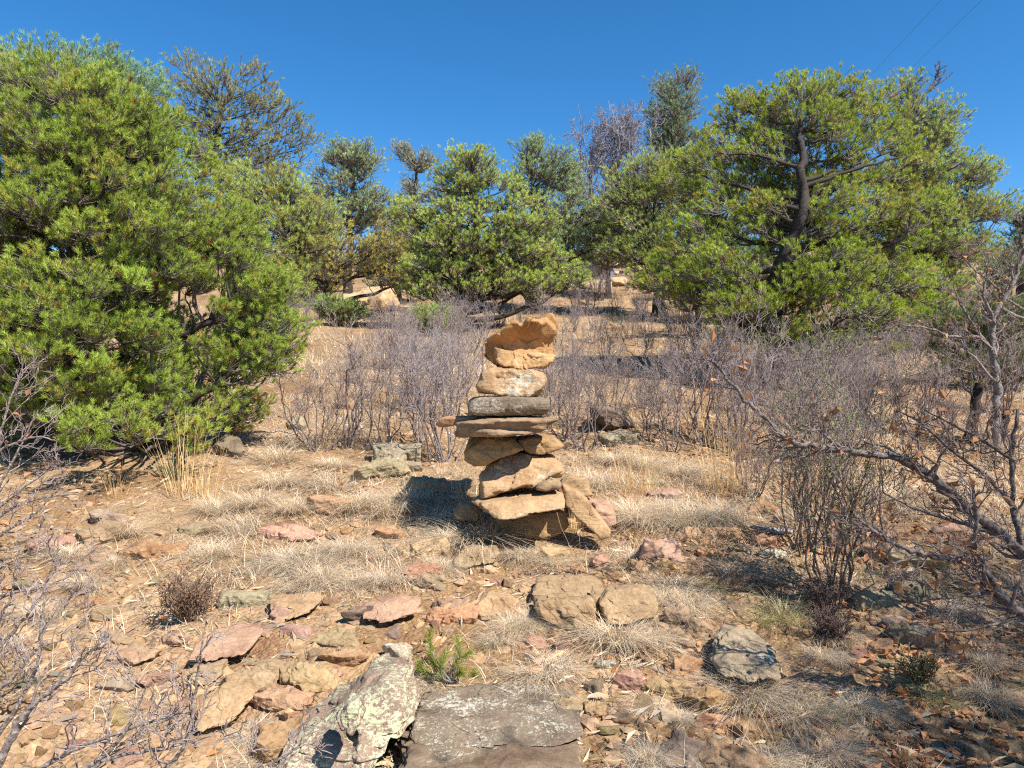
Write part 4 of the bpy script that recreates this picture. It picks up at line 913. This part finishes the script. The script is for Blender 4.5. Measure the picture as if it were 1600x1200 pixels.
# distant pines filling the ridge
for i, (px, py, hpx, Y, lab) in enumerate([(590, 440, 70, 34, 'distant pine on the ridge behind the pale boulder'), (700, 430, 90, 36, 'distant pine on the ridge behind the centre pine left side'), (780, 430, 80, 38, 'distant pine on the ridge hidden behind the centre pine'),
        (460, 440, 90, 32, 'distant pine on the ridge behind the green pine left of centre'), (1120, 430, 90, 30, 'distant pine on the ridge behind the big right pine left boughs'), (1330, 440, 90, 30, 'distant pine on the ridge behind the big right pine right boughs'),
        (300, 450, 100, 28, 'distant pine on the ridge behind the huge left pine right side'), (170, 450, 110, 28, 'distant pine on the ridge behind the huge left pine middle'), (20, 450, 110, 26, 'distant pine on the ridge near the left edge')]):
    pinyon(lab, Y, (px, py), [(px, py - hpx * .4), (px, py - hpx * .8)], [(px, py - hpx * .45, hpx * .42, hpx * .35), (px + 8, py - hpx * .75, hpx * .28, hpx * .25), (px - 10, py - hpx * .3, hpx * .45, hpx * .2)], 55, (.10, .135, .06), 130 + i,
           tufts=10, needles=10, nl=.10, clr=.40, yellow=.05, r0=.16, n_limb=10, group='distant pines along the ridge')

pinyon('bushy pine filling the gap between the thin pine and the centre pine', 21, (622, 478), [(620, 440), (618, 390), (625, 350)],
       [(610, 345, 26, 26), (640, 370, 34, 30), (605, 390, 40, 30), (640, 420, 40, 26), (600, 430, 36, 20)], 110, (.13, .165, .055), 150, tufts=11, needles=15, nl=.06, clr=.27, yellow=.15, r0=.12, n_limb=24)
pinyon('olive pine between the green pine and the leaning grey green pine', 23, (492, 470), [(492, 430), (490, 380), (495, 320)],
       [(490, 310, 26, 26), (505, 345, 34, 30), (475, 380, 34, 30), (515, 400, 30, 26), (480, 430, 36, 20)], 100, (.13, .155, .06), 151, tufts=11, needles=14, nl=.065, clr=.29, yellow=.2, r0=.12, n_limb=24)
pinyon('green pine in the gap right of the centre pines below the dead tree', 22, (950, 470), [(950, 430), (952, 380), (948, 340)],
       [(948, 330, 30, 26), (930, 365, 34, 28), (970, 370, 34, 28), (950, 395, 44, 20)], 90, (.12, .16, .05), 152, tufts=11, needles=15, nl=.06, clr=.27, yellow=.15, r0=.11, n_limb=20)
pinyon('dense dark pine behind the gap between the two right pines', 15, (1395, 560), [(1395, 500), (1400, 420), (1400, 340)],
       [(1400, 300, 50, 50), (1370, 380, 60, 50), (1440, 400, 60, 50), (1390, 470, 80, 40), (1340, 440, 50, 40), (1470, 470, 50, 36)], 170, (.10, .135, .05), 153, tufts=11, needles=19, nl=.052, clr=.24, yellow=.08, r0=.12, n_limb=30)
pinyon('dense pine behind the left boughs of the big right pine', 16, (1140, 560), [(1140, 500), (1140, 400), (1150, 320)],
       [(1150, 260, 50, 50), (1120, 330, 60, 50), (1190, 340, 60, 50), (1140, 410, 70, 40), (1220, 420, 60, 40)], 150, (.11, .145, .05), 154, tufts=11, needles=18, nl=.054, clr=.25, yellow=.08, r0=.12, n_limb=30)

# pine seedling in the foreground
def seedling():
    r = np.random.default_rng(5); Y = 2.75; b = at(706, 1078, Y); b = hit(706, 1072)
    root = bpy.data.objects.new('pine_seedling', None); COL.objects.link(root); root.location = b
    tag(root, 'bright green pine seedling behind the foreground ledge rock', 'seedling')
    Y = b[1]; tips = [(672, 985), (714, 998), (697, 1020), (655, 1040), (735, 1020), (720, 1050), (742, 1052), (690, 1062), (672, 1018)]
    tb = Tubes(); V = []; C = []
    for (px, py) in tips:
        e = at(px, py, Y + r.uniform(-.06, .06)); P = curve(b + [0, 0, .01], e, 8, .10, .01, r, up=.02)[0]
        tb.add((P - b)[None], (np.linspace(.004, .0018, 8))[None], 5)
        n = 210; t = r.random(n) ** .6 * .75 + .25; i = np.minimum((t * 7).astype(int), 6); f = (t * 7 - i)[:, None]
        o_ = P[i] * (1 - f) + P[i + 1] * f; tan = nrm(P[i + 1] - P[i]); perp = nrm(np.cross(tan, r.normal(size=(n, 3)))); al = R(25) + R(35) * r.random((n, 1))
        nd = nrm(tan * np.cos(al) + perp * np.sin(al)); L = .042 * r.uniform(.7, 1.15, (n, 1)); sd = nrm(np.cross(nd, r.normal(size=(n, 3)))) * .0011
        V.append(np.stack([o_ - sd, o_ + sd, o_ + nd * L], 1).reshape(-1, 3) - b); C.append(np.repeat((np.array([[.27, .33, .06]]) * r.uniform(.6, 1.3, (n, 1)) + np.array([[.12, .03, .0]]) * (r.random((n, 1)) < .3)), 3, 0))
    V = np.concatenate(V); link('needles', mesh('needles', V, np.arange(len(V)).reshape(-1, 3), None, M_needle, np.concatenate(C), smooth=False), root)
    link('stems', tb.mesh('stems', M_limb), root)
seedling()

# ---------------- bare brush ----------------
def brush_meshes(seed, Hh=1.0, stems=14, spread=.42, n2=9, n3=6, n4=4, r0=.009, straight=.05, tint=(1, 1, 1)):
    r = np.random.default_rng(seed)
    a = r.uniform(0, 6.28, stems); q = r.random(stems) ** .7
    p0 = np.stack([np.cos(a) * .08 * q, np.sin(a) * .08 * q, -.03 + 0 * a], -1) * Hh
    p1 = np.stack([np.cos(a) * spread * q, np.sin(a) * spread * q, r.uniform(.65, 1.05, stems)], -1) * Hh
    S = curve(p0, p1, 8, .09, .03, r, up=-.02); sr = (r0 * r.uniform(.6, 1.2, stems))[:, None] * np.linspace(1, .3, 8)[None]
    ts = Tubes(); ts.add(S, sr, 5, np.array([.66, .62, .60]) * np.array(tint)); tt = Tubes()
    A, ar = grow(S, sr, n2, .42, .65, .12, r, n=5, tmin=.22, rmul=.6, wig=.05); tt.add(A, np.maximum(ar, .0016), 4, np.array([.85, .82, .83]) * np.array(tint))
    B, br = grow(A, ar, n3, .5, .75, .10, r, n=4, tmin=.15, rmul=.6, wig=.06, lmin=.04 * Hh); tt.add(B, np.maximum(br, .0013), 3, tint)
    if n4:
        D, dr = grow(B, br, n4, .5, .6, .12, r, n=3, tmin=.2, rmul=.6, wig=.05, lmin=.025 * Hh); tt.add(D, np.maximum(dr, .0011), 3, tint)
    else: D = B
    return ts.mesh('stems', M_twig), tt.mesh('twigs', M_twig), D, ts, tt
variants = [brush_meshes(200 + k, *v, tint=[(1, 1, 1), (.85, .8, .75), (1.1, 1.05, 1.0), (.8, .8, .82), (1.15, 1.05, .92), (.95, .9, .85)][k])[:2] for k, v in enumerate([(.95, 12, .5, 8, 5, 2, .0085), (.8, 9, .62, 8, 5, 2, .009), (1.0, 7, .45, 7, 4, 2, .010), (.7, 14, .6, 7, 4, 2, .007), (.9, 6, .7, 9, 5, 2, .011), (1.05, 10, .4, 6, 5, 2, .008)])]
farvar = [brush_meshes(220 + k, .95, 11, .5, 6, 4, 3, .012)[:2] for k in range(3)]
def brush(px, py, hpx, label=None, wide=1.0, var=None):
    c = hit(px, py); Y = c[1]; root = bpy.data.objects.new('bare_brush', None); COL.objects.link(root)
    root.location = c; s = hpx * Y / F; root.scale = (s * wide, s * wide, s); root.rotation_euler = (0, 0, rng.uniform(0, 6.28))
    st, tw = (var or (variants if Y < 13 else farvar))[int(rng.integers(3 if Y >= 13 else 6))]
    link('stems', st, root); link('twigs', tw, root)
    root['category'] = 'brush'; root['group'] = 'leafless grey brush on the slope'
    if label: root['label'] = label
    else: AUTO.append((root, px, py - hpx * .3, 'leafless grey', 'brush'))
bskip = np.random.default_rng(99)
for (px, py, h) in [(500, 705, 180), (540, 700, 150), (590, 705, 165), (630, 650, 130), (660, 695, 165), (700, 725, 185), (740, 705, 170), (765, 670, 150), (600, 600, 95), (640, 575, 95), (560, 600, 80), (680, 620, 120), (730, 610, 110), (620, 545, 50), (700, 560, 70),
     (650, 640, 130), (720, 660, 150), (885, 690, 165), (915, 705, 160), (945, 660, 140), (900, 620, 120), (950, 570, 90), (985, 530, 75), (925, 540, 80), (895, 520, 60), (1005, 565, 85), (1015, 690, 160), (1050, 705, 175), (1090, 695, 160), (1130, 705, 175), (1175, 780, 170), (1060, 630, 100),
     (1020, 545, 60), (1130, 610, 100), (1185, 650, 120), (1240, 670, 130), (1290, 680, 140), (1340, 665, 125), (1395, 670, 130), (1435, 670, 120), (1350, 610, 80), (1160, 550, 60), (1480, 700, 100), (1530, 710, 120), (960, 490, 50), (1000, 500, 50), (940, 470, 40),
     (1080, 560, 60), (1220, 720, 130), (1270, 730, 140), (1320, 720, 130), (1000, 640, 110), (1560, 720, 110), (980, 455, 35), (1510, 490, 45), (1540, 480, 50), (1565, 500, 50), (450, 500, 50), (470, 520, 60), (640, 470, 35), (850, 500, 50), (815, 505, 45), (780, 510, 50), (755, 520, 50), (1160, 690, 150), (1430, 560, 60),
     (480, 470, 45), (520, 450, 40), (600, 460, 35), (615, 505, 50), (690, 460, 35), (650, 520, 60), (700, 500, 45), (880, 460, 35), (900, 490, 50), (870, 540, 70), (1020, 470, 45), (1060, 480, 50), (1110, 470, 45), (1150, 480, 50), (1050, 520, 60), (1120, 560, 60), (1180, 590, 70), (1230, 610, 80), (1280, 620, 90), (1400, 610, 90), (1460, 630, 90), (1350, 560, 60), (975, 600, 80), (1040, 590, 80), (580, 660, 120), (540, 640, 100), (690, 660, 140), (860, 650, 140), (1480, 560, 60), (1540, 600, 70)]:
    if py > 600 and px < 900 and bskip.random() < .42: continue
    brush(px, py, h * bskip.uniform(.7, 1.15))

for k in range(70):
    px = bskip.uniform(600, 1570); py = bskip.uniform(440, 600) if px < 1130 else bskip.uniform(490, 680)
    if 560 < px < 640 and py < 520 or (930 < px < 1010 and 520 < py): continue
    if 740 < px < 880 and py > 520: continue
    brush(px, py, bskip.uniform(35, 60) + max(0, py - 480) * .4)

# leafy bush right of centre in the foreground
def leafy_bush(label, px, py, hpx, seed, stems=22, leaves=900, spread=.32):
    c = hit(px, py); Y = c[1]; Hh = hpx * Y / F
    st, tw, D, *_ = brush_meshes(seed, Hh * .95, stems, spread, 8, 4, 1, .0058, tint=(.80, .76, .66))
    root = bpy.data.objects.new('leafy_bush', None); COL.objects.link(root); root.location = c
    tag(root, label, 'bush', None)
    link('stems', st, root); link('twigs', tw, root)
    r = np.random.default_rng(seed); k = r.integers(0, len(D), leaves); i = r.integers(0, D.shape[1], leaves); p = D[k, i]
    u = nrm(r.normal(size=(leaves, 3)) + [0, 0, .6]); v = nrm(np.cross(u, r.normal(size=(leaves, 3)))); l = .015 * r.uniform(.6, 1.3, (leaves, 1)); w = l * .45
    V = np.stack([p, p + u * l * .5 + v * w * .5, p + u * l, p + u * l * .5 - v * w * .5], 1).reshape(-1, 3); b = np.arange(leaves)[:, None] * 4
    C = np.repeat(np.array([[.20, .24, .09]]) * r.uniform(.6, 1.4, (leaves, 1)), 4, 0)
    link('leaves', mesh('leaves', V, np.concatenate([b + [0, 1, 2], b + [0, 2, 3]]), None, M_leaf, C, smooth=False), root)
leafy_bush('tall upright bush with tiny green leaves in the right foreground', 1300, 935, 370, 301, 15, 2600, .40)
leafy_bush('slimmer upright bush behind the tall leafy bush', 1250, 860, 270, 302, 12, 900, .3)

# dry shrublet at left, made of fine stems
def shrublet(label, px, py, w, seed, cols):
    c = hit(px, py); Y = c[1]; W = w * Y / F
    st, tw, D, *_ = brush_meshes(seed, W * .62, 34, .75, 6, 4, 0, .003, tint=cols)
    root = bpy.data.objects.new('shrublet', None); COL.objects.link(root); root.location = c
    tag(root, label, 'shrublet', 'small dry shrublets'); link('stems', st, root); link('twigs', tw, root)
shrublet('small dense dry shrublet alone on the bare ground at left', 292, 972, 105, 311, (.85, .66, .45))
shrublet('small dark dry shrublet at the foot of the leafy bush', 1290, 965, 80, 312, (.5, .42, .36))
shrublet('small dry shrublet in the shade at lower right', 1300, 1010, 80, 313, (.55, .45, .4))
shrublet('small greenish shrublet at the lower right', 1440, 1070, 70, 314, (.75, .75, .42))

# ---------------- dead standing trees and oaks ----------------
def dead_tree(label, mains, seed, n2, n3, n4, tint=(1, 1, 1), mat=None, name='bare_tree', group=None, cat='bare tree', leaves=0, up=.1, r_min=.0012, base=None, lm=(.45, .45, .5), leafcol=(.42, .21, .10), lpart='dead_leaves', ltint=.8):
    r = np.random.default_rng(seed); mat = mat or M_oak
    b = np.array(mains[0][0][0]) if base is None else base
    root = bpy.data.objects.new(name, None); COL.objects.link(root); root.location = b; tag(root, label, cat, group)
    tl = Tubes(); tt = Tubes(); ends = []
    for pts, ra, rb in mains:
        pts = np.array(pts, float); m = 6 * (len(pts) - 1) + 1; tt_ = np.linspace(0, len(pts) - 1, m)
        S = np.stack([np.interp(tt_, range(len(pts)), pts[:, k]) for k in range(3)], -1)
        for _ in range(3): S[1:-1] = (S[:-2] + 2 * S[1:-1] + S[2:]) / 4
        S[1:-1] += r.normal(size=S[1:-1].shape) * ra * .18
        rad = np.linspace(ra, rb, m) * (1 + .12 * r.normal(size=m).clip(-1, 1)); tl.add((S - b)[None], rad[None], 8, np.array(tint) * ltint)
        k = max(1, int(n2 * (len(pts) - 1) / 3))
        # split long main so children stay short
        A, ar = grow(S[None], rad[None], k, lm[0] / max(1, len(pts) / 3), .8, up, r, n=6, tmin=.1, rmul=.45, wig=.045, lmin=.12); tt.add(A - b, np.maximum(ar, r_min * 1.6), 5, np.array(tint) * .9)
        B, br = grow(A, ar, n3, lm[1], .75, up * .6, r, n=5, tmin=.15, rmul=.55, wig=.05, lmin=.05); tt.add(B - b, np.maximum(br, r_min * 1.2), 4, tint)
        D, dr = grow(B, br, n4, lm[2], .7, up * .5, r, n=4, tmin=.2, rmul=.6, wig=.06, lmin=.03); tt.add(D - b, np.maximum(dr, r_min), 3, tint); ends.append(D)
    link('trunk' if cat.endswith('tree') else 'limbs', tl.mesh('limbs', mat), root); link('twigs', tt.mesh('twigs', M_twig), root)
    if leaves:
        D = np.concatenate(ends); k = r.integers(0, len(D), leaves); p = D[k, -1]
        u = nrm(r.normal(size=(leaves, 3)) + [0, 0, -.5]); v = nrm(np.cross(u, r.normal(size=(leaves, 3)))); l = .045 * r.uniform(.6, 1.2, (leaves, 1)); w = l * .6; nn = np.cross(u, v)
        V = np.stack([p, p + u * l * .5 + v * w * .5 + nn * l * .2, p + u * l, p + u * l * .5 - v * w * .5 + nn * l * .2], 1).reshape(-1, 3) - b; q = np.arange(leaves)[:, None] * 4
        C = np.repeat(np.array([leafcol]) * r.uniform(.7, 1.3, (leaves, 1)), 4, 0)
        link(lpart, mesh('dead_leaves', V, np.concatenate([q + [0, 1, 2], q + [0, 2, 3]]), None, M_leaf, C, smooth=False), root)
    return root
def pl(Y, pts): return [at(p[0], p[1], Y + (p[2] if len(p) > 2 else 0)) for p in pts]
# dead purple-grey tree on the skyline
Y = 26
dead_tree('leafless purple grey tree on the skyline between the pines', [
    (pl(Y, [(958, 455), (952, 380), (945, 330), (950, 280), (960, 222)]), .13, .04), (pl(Y, [(950, 370), (925, 310), (920, 270), (922, 225)]), .12, .03),
    (pl(Y, [(955, 380), (980, 320), (990, 260), (985, 205)]), .12, .03), (pl(Y, [(952, 300), (970, 240), (980, 225)]), .09, .02), (pl(Y, [(956, 400), (1000, 350), (1010, 290)]), .1, .03), (pl(Y, [(925, 310), (905, 290), (900, 260)]), .06, .02)],
    401, 16, 9, 7, (.86, .95, 1.1), M_twig, r_min=.008, lm=(.7, .55, .5), up=.14)
# bare branches at the top of the far right pine
Y = 11.5
dead_tree('bare dead top poking out of the far right pine', [(pl(Y, [(1425, 260), (1425, 210), (1438, 160), (1460, 128), (1478, 108)]), .035, .010), (pl(Y, [(1428, 230), (1448, 185), (1450, 150)]), .02, .006), (pl(Y, [(1436, 170), (1430, 140), (1432, 118)]), .015, .005), (pl(Y, [(1452, 140), (1475, 125), (1480, 120)]), .012, .004)],
          402, 5, 3, 2, (.5, .45, .45), name='dead_treetop', r_min=.004, cat='dead treetop', lm=(.35, .4, .4))
# oak standing at the right edge
bO = hit(1558, 700)
Y = bO[1]
dead_tree('grey barked leafless oak standing at the right edge', [
    ([bO] + pl(Y, [(1556, 640), (1558, 590), (1548, 540), (1552, 490), (1580, 450), (1600, 400), (1610, 330)]), .034, .010),
    (pl(Y, [(1548, 545), (1530, 525), (1490, 528), (1450, 512), (1410, 508)]), .016, .005), (pl(Y, [(1540, 535), (1515, 500), (1498, 470), (1490, 445)]), .014, .004),
    (pl(Y, [(1600, 485), (1570, 465), (1548, 440), (1520, 420), (1505, 400)]), .012, .004), (pl(Y, [(1553, 500), (1535, 460), (1545, 420), (1530, 390)]), .014, .004), (pl(Y, [(1560, 480), (1600, 500), (1640, 480)]), .02, .006)],
    403, 8, 5, 3, (.8, .75, .72), cat='oak tree', leaves=110, lm=(.45, .5, .5))
# long dead limb of a second oak reaching into the view
Y = 3.1
bO = hit(1690, 960); bO = np.array([3.1 * (1700 - 800) / F, 3.1, float(H(3.1 * 900 / F, 3.1))])
dead_tree('long crooked grey oak limb reaching in from the right', [
    ([bO] + pl(Y, [(1650, 905), (1580, 850), (1520, 800), (1465, 748), (1400, 714), (1335, 706), (1270, 698), (1232, 688), (1205, 660), (1170, 632), (1135, 590), (1108, 562)]), .024, .005),
    (pl(Y, [(1320, 704), (1295, 685), (1275, 668)]), .010, .003), (pl(Y, [(1480, 765), (1440, 735), (1390, 700), (1350, 690)]), .011, .004), (pl(Y, [(1560, 835), (1500, 815), (1440, 800), (1380, 770)]), .012, .003),
    (pl(Y, [(1600, 870), (1585, 800), (1580, 720), (1590, 640)]), .014, .006), (pl(Y, [(1590, 800), (1540, 740), (1480, 700), (1440, 660), (1400, 640)]), .010, .003), (pl(Y, [(1585, 720), (1540, 690), (1480, 660), (1445, 640)]), .010, .003)],
    404, 8, 4, 3, (.62, .57, .55), name='oak_limb', cat='oak brush', leaves=120, lm=(.5, .5, .5), up=.05)
Y = 2.55
bO = np.array([2.55 * (1720 - 800) / F, 2.55, float(H(2.55 * 920 / F, 2.55))])
dead_tree('low oak branch with forked grey twigs above the litter at right', [
    ([bO] + pl(Y, [(1640, 990), (1590, 955), (1560, 925), (1540, 890), (1510, 876), (1450, 868), (1400, 850), (1360, 825), (1330, 800)]), .020, .004),
    (pl(Y, [(1540, 890), (1520, 850), (1528, 810), (1520, 770)]), .010, .004), (pl(Y, [(1560, 925), (1500, 932), (1440, 940)]), .007, .002), (pl(Y, [(1600, 960), (1560, 975), (1510, 985), (1460, 990)]), .007, .002), (pl(Y, [(1440, 866), (1400, 880), (1370, 878)]), .006, .002)],
    405, 7, 4, 3, (.62, .57, .55), name='oak_limb', cat='oak brush', leaves=60, lm=(.5, .5, .5), up=.04)
# dark stump-like trunks in the right thicket
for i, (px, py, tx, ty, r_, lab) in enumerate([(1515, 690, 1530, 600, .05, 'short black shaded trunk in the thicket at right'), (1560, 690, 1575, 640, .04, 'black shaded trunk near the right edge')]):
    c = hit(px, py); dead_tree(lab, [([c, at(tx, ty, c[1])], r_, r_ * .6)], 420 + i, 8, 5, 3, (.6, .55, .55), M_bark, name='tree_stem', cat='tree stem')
# twiggy brush at the left edge and in the lower left corner
for i, (Y, mains, lab, lv) in enumerate([
    (3.6, [[(-60, 860), (-10, 800), (40, 760), (100, 720)], [(-60, 840), (0, 760), (30, 700), (60, 640)], [(-50, 850), (20, 790), (80, 775), (130, 770)], [(-60, 820), (-10, 720), (10, 640), (40, 560)], [(-50, 860), (10, 830), (60, 800), (110, 740)], [(-60, 780), (0, 700), (60, 680), (90, 690)]], 'pale leafless brush spilling in at the left edge', 14),
    (2.5, [[(-80, 1080), (-20, 1000), (20, 930), (30, 860)], [(-70, 1100), (0, 1010), (60, 940), (90, 860)], [(-60, 1120), (20, 1060), (60, 1010), (100, 1000)], [(-80, 1000), (0, 930), (60, 920), (110, 900)]], 'leafless grey brush below the left edge middle', 0),
    (1.95, [[(-60, 1290), (10, 1170), (40, 1110), (75, 1082), (110, 1055), (135, 1010)], [(-50, 1300), (60, 1200), (140, 1160), (230, 1130), (300, 1110)], [(-20, 1300), (80, 1220), (180, 1180), (260, 1170), (330, 1150)], [(60, 1300), (150, 1200), (200, 1140), (230, 1070)], [(160, 1300), (240, 1220), (290, 1170), (305, 1080), (318, 990)], [(-60, 1220), (20, 1120), (60, 1040), (70, 930)], [(240, 1300), (330, 1230), (400, 1200), (450, 1180)]], 'tangle of grey twigs with a dark branch in the lower left corner', 0)]):
    ms = [(pl(Y, m), (.010 if i else .012) * (1.5 if (i == 2 and k == 0) else .8), .002) for k, m in enumerate(mains)]
    b = np.array([ms[0][0][0][0], Y, float(H(ms[0][0][0][0], Y))]); ms[0] = ([b] + ms[0][0], ms[0][1], ms[0][2])
    dead_tree(lab, ms, 430 + i, 6 if i < 2 else 4, 4, 3, (.95, .88, .82), name='bare_brush', cat='brush', leaves=lv, lm=(.5, .5, .5), up=.12, r_min=.0011, mat=M_oak)
# oaks just right of the view whose shade falls over the lower right ground
for i, (x_, y_, h_) in enumerate([(3.1, .6, 3.2), (3.5, 1.3, 3.3), (4.0, 1.9, 3.1), (2.95, -.3, 3.1)]):
    b = np.array([x_, y_, float(H(x_, y_))]); r_ = np.random.default_rng(440 + i); ms = []
    for k in range(9):
        a = r_.uniform(0, 6.28); e = b + [math.cos(a) * .6, math.sin(a) * .6, h_ * r_.uniform(.7, 1)]; m1 = b * .5 + e * .5 + r_.normal(size=3) * .1; ms.append(([b, m1, e], .035, .008))
    dead_tree(['tall leafless oak just outside the view at right', 'leafless oak beside the camera at right', 'leafless oak behind the other oaks at right', 'leafless oak closest to the camera on its right'][i], ms, 450 + i, 14, 8, 5, name='bare_oak', cat='oak tree', leaves=2200, lm=(.6, .5, .5), up=.2)
# fallen stick
c0 = hit(1170, 832); c1 = hit(1238, 842)
tb = Tubes(); tb.add(np.linspace(c0 + [0, 0, .03], c1 + [0, 0, .03], 8)[None] + np.random.default_rng(2).normal(size=(1, 8, 3)) * .003, (np.array([.006, .012, .014, .015, .016, .016, .015, .013]))[None], 7)
tag(link('fallen_stick', tb.mesh('fallen_stick', M_oak)), 'weathered grey stick lying left of the leafy bush', 'stick')
c0 = hit(352, 690); c1 = hit(470, 690)
tb = Tubes(); P = curve(c0 + [0, 0, .05], c1 + [0, 0, .03], 12, .06, .012, np.random.default_rng(3), up=-.05); tb.add(P, np.linspace(.012, .005, 12)[None], 6)
tag(link('fallen_stick', tb.mesh('fallen_stick', M_oak)), 'thin dark arched stick on the grassy rise right of the left pine', 'stick')
# yucca under the left pine
c = hit(268, 690); c = at(268, 652, 5.0); c[2] = float(H(c[0], c[1]))
r_ = np.random.default_rng(9); n = 34; a = r_.uniform(0, 6.28, n)
V, Q, C = blades(np.zeros(n), np.zeros(n), np.full(n, .0), .26 * r_.uniform(.7, 1.1, n), r_.uniform(.1, 1.2, n), r_, .016, [(.22, .27, .16), (.28, .32, .20)], .12, 4, a)
tag(link('yucca', mesh('yucca', V, None, Q, M_leaf, C), None, c), 'small spiky yucca under the right boughs of the left pine', 'yucca')
# thin single grass stems in the foreground
for (x0, y0, x1, y1, lab) in [(940, 990, 905, 830, 'thin straw stem arching above the double boulder'), (935, 1000, 870, 800, 'longest thin straw stem rising towards the cairn'), (1095, 905, 1085, 820, 'thin straw stem above the dark grass clump'), (745, 1180, 735, 1085, 'thin dry stalk standing in front of the ledge rock')]:
    c = hit(x0, y0); e = at(x1, y1, c[1]); tb = Tubes(); P = curve(c, e, 9, .04, .006, np.random.default_rng(x0)); tb.add(P, np.linspace(.0016, .0009, 9)[None], 3, (2.0, 1.5, .9))
    tag(link('straw_stem', tb.mesh('straw_stem', M_twig)), lab, 'grass stem')
# two power lines high over the ridge
for (x0, y0, x1, y1, lab) in [(1545, -10, 1410, 120, 'right one of two faint power lines crossing the sky'), (1480, -10, 1360, 118, 'left one of two faint power lines crossing the sky')]:
    p0 = at(x0 + 300, y0 - 289 if x0 > 1500 else y0 - 320, 38); p1 = at(x1 - 42, y1 + 45, 90)
    t = np.linspace(0, 1, 24)[:, None]
    P = at(x0 + (x0 - x1) * 2, y0 - (y1 - y0) * 2, 30) * (1 - t) + at(x1, y1, 70) * t; P2 = at(x1, y1, 70) + (at(x1, y1, 70) - at(x0 + (x0 - x1) * 2, y0 - (y1 - y0) * 2, 30)) * .25 * t[1:]
    tb = Tubes(); tb.add(np.concatenate([P, P2])[None], np.full((1, 47), .009), 5)
    tag(link('power_line', tb.mesh('power_line', M_cable)), lab, 'power line', 'power lines')

# ---------------- labels of the small repeats ----------------
LM = [('the stone cairn', 810, 720), ('the lichen boulder', 560, 1120), ('the foreground ledge rock', 770, 1140), ('the pine seedling', 705, 1030), ('the tan double boulder', 888, 930), ('the round rosy rock', 1029, 865),
      ('the leafy bush foot', 1300, 930), ('the wide pink slab', 350, 1003), ('the lone dry shrublet', 292, 945), ('the big grey slab', 1163, 1014), ('the purple pink slab', 611, 948), ('the salmon pink slab', 456, 834),
      ('the tall golden stalks', 300, 770), ('the purple brown slab', 82, 853), ('the dark grass clump', 1155, 895), ('the white lichened cobble', 1104, 1103), ('the dark grey rock', 1421, 930), ('the lower right shrublet', 1440, 1060),
      ('the lower left twigs', 120, 1120), ('the pale distant boulder', 582, 474), ('the centre pine trunk', 720, 500), ('the big right pine trunk', 1212, 570), ('the upper slope outcrop', 940, 430), ('the right edge oak', 1550, 580), ('the yellow green clump', 1225, 955)]
ORD = ['nearest', 'second nearest', 'third nearest', 'fourth nearest', 'fifth nearest', 'sixth nearest', 'seventh nearest', 'eighth nearest', 'ninth nearest', 'tenth nearest', 'eleventh nearest', 'twelfth nearest'] + [w + ' nearest' for w in ('thirteenth', 'fourteenth', 'fifteenth', 'sixteenth', 'seventeenth', 'eighteenth', 'nineteenth', 'twentieth')]
bk = {}
for (o, px, py, desc, noun) in AUTO:
    k = min(LM, key=lambda l: math.hypot(px - l[1], (py - l[2]) * 1.3)); dx, dy = px - k[1], py - k[2]
    if abs(dx) > 2.2 * abs(dy): s = 'left of' if dx < 0 else 'right of'
    elif abs(dy) > 2.2 * abs(dx): s = 'in front of' if dy > 0 else 'behind'
    else: s = ('front ' if dy > 0 else 'back ') + ('left of' if dx < 0 else 'right of')
    bk.setdefault((noun, s, k[0]), []).append((math.hypot(dx, dy), o, desc))
for (noun, s, l), v in bk.items():
    v.sort(key=lambda q: q[0])
    for i, (d_, o, desc) in enumerate(v):
        o['label'] = f'{desc} {noun}, {ORD[min(i, 19)]} {s} {l}'
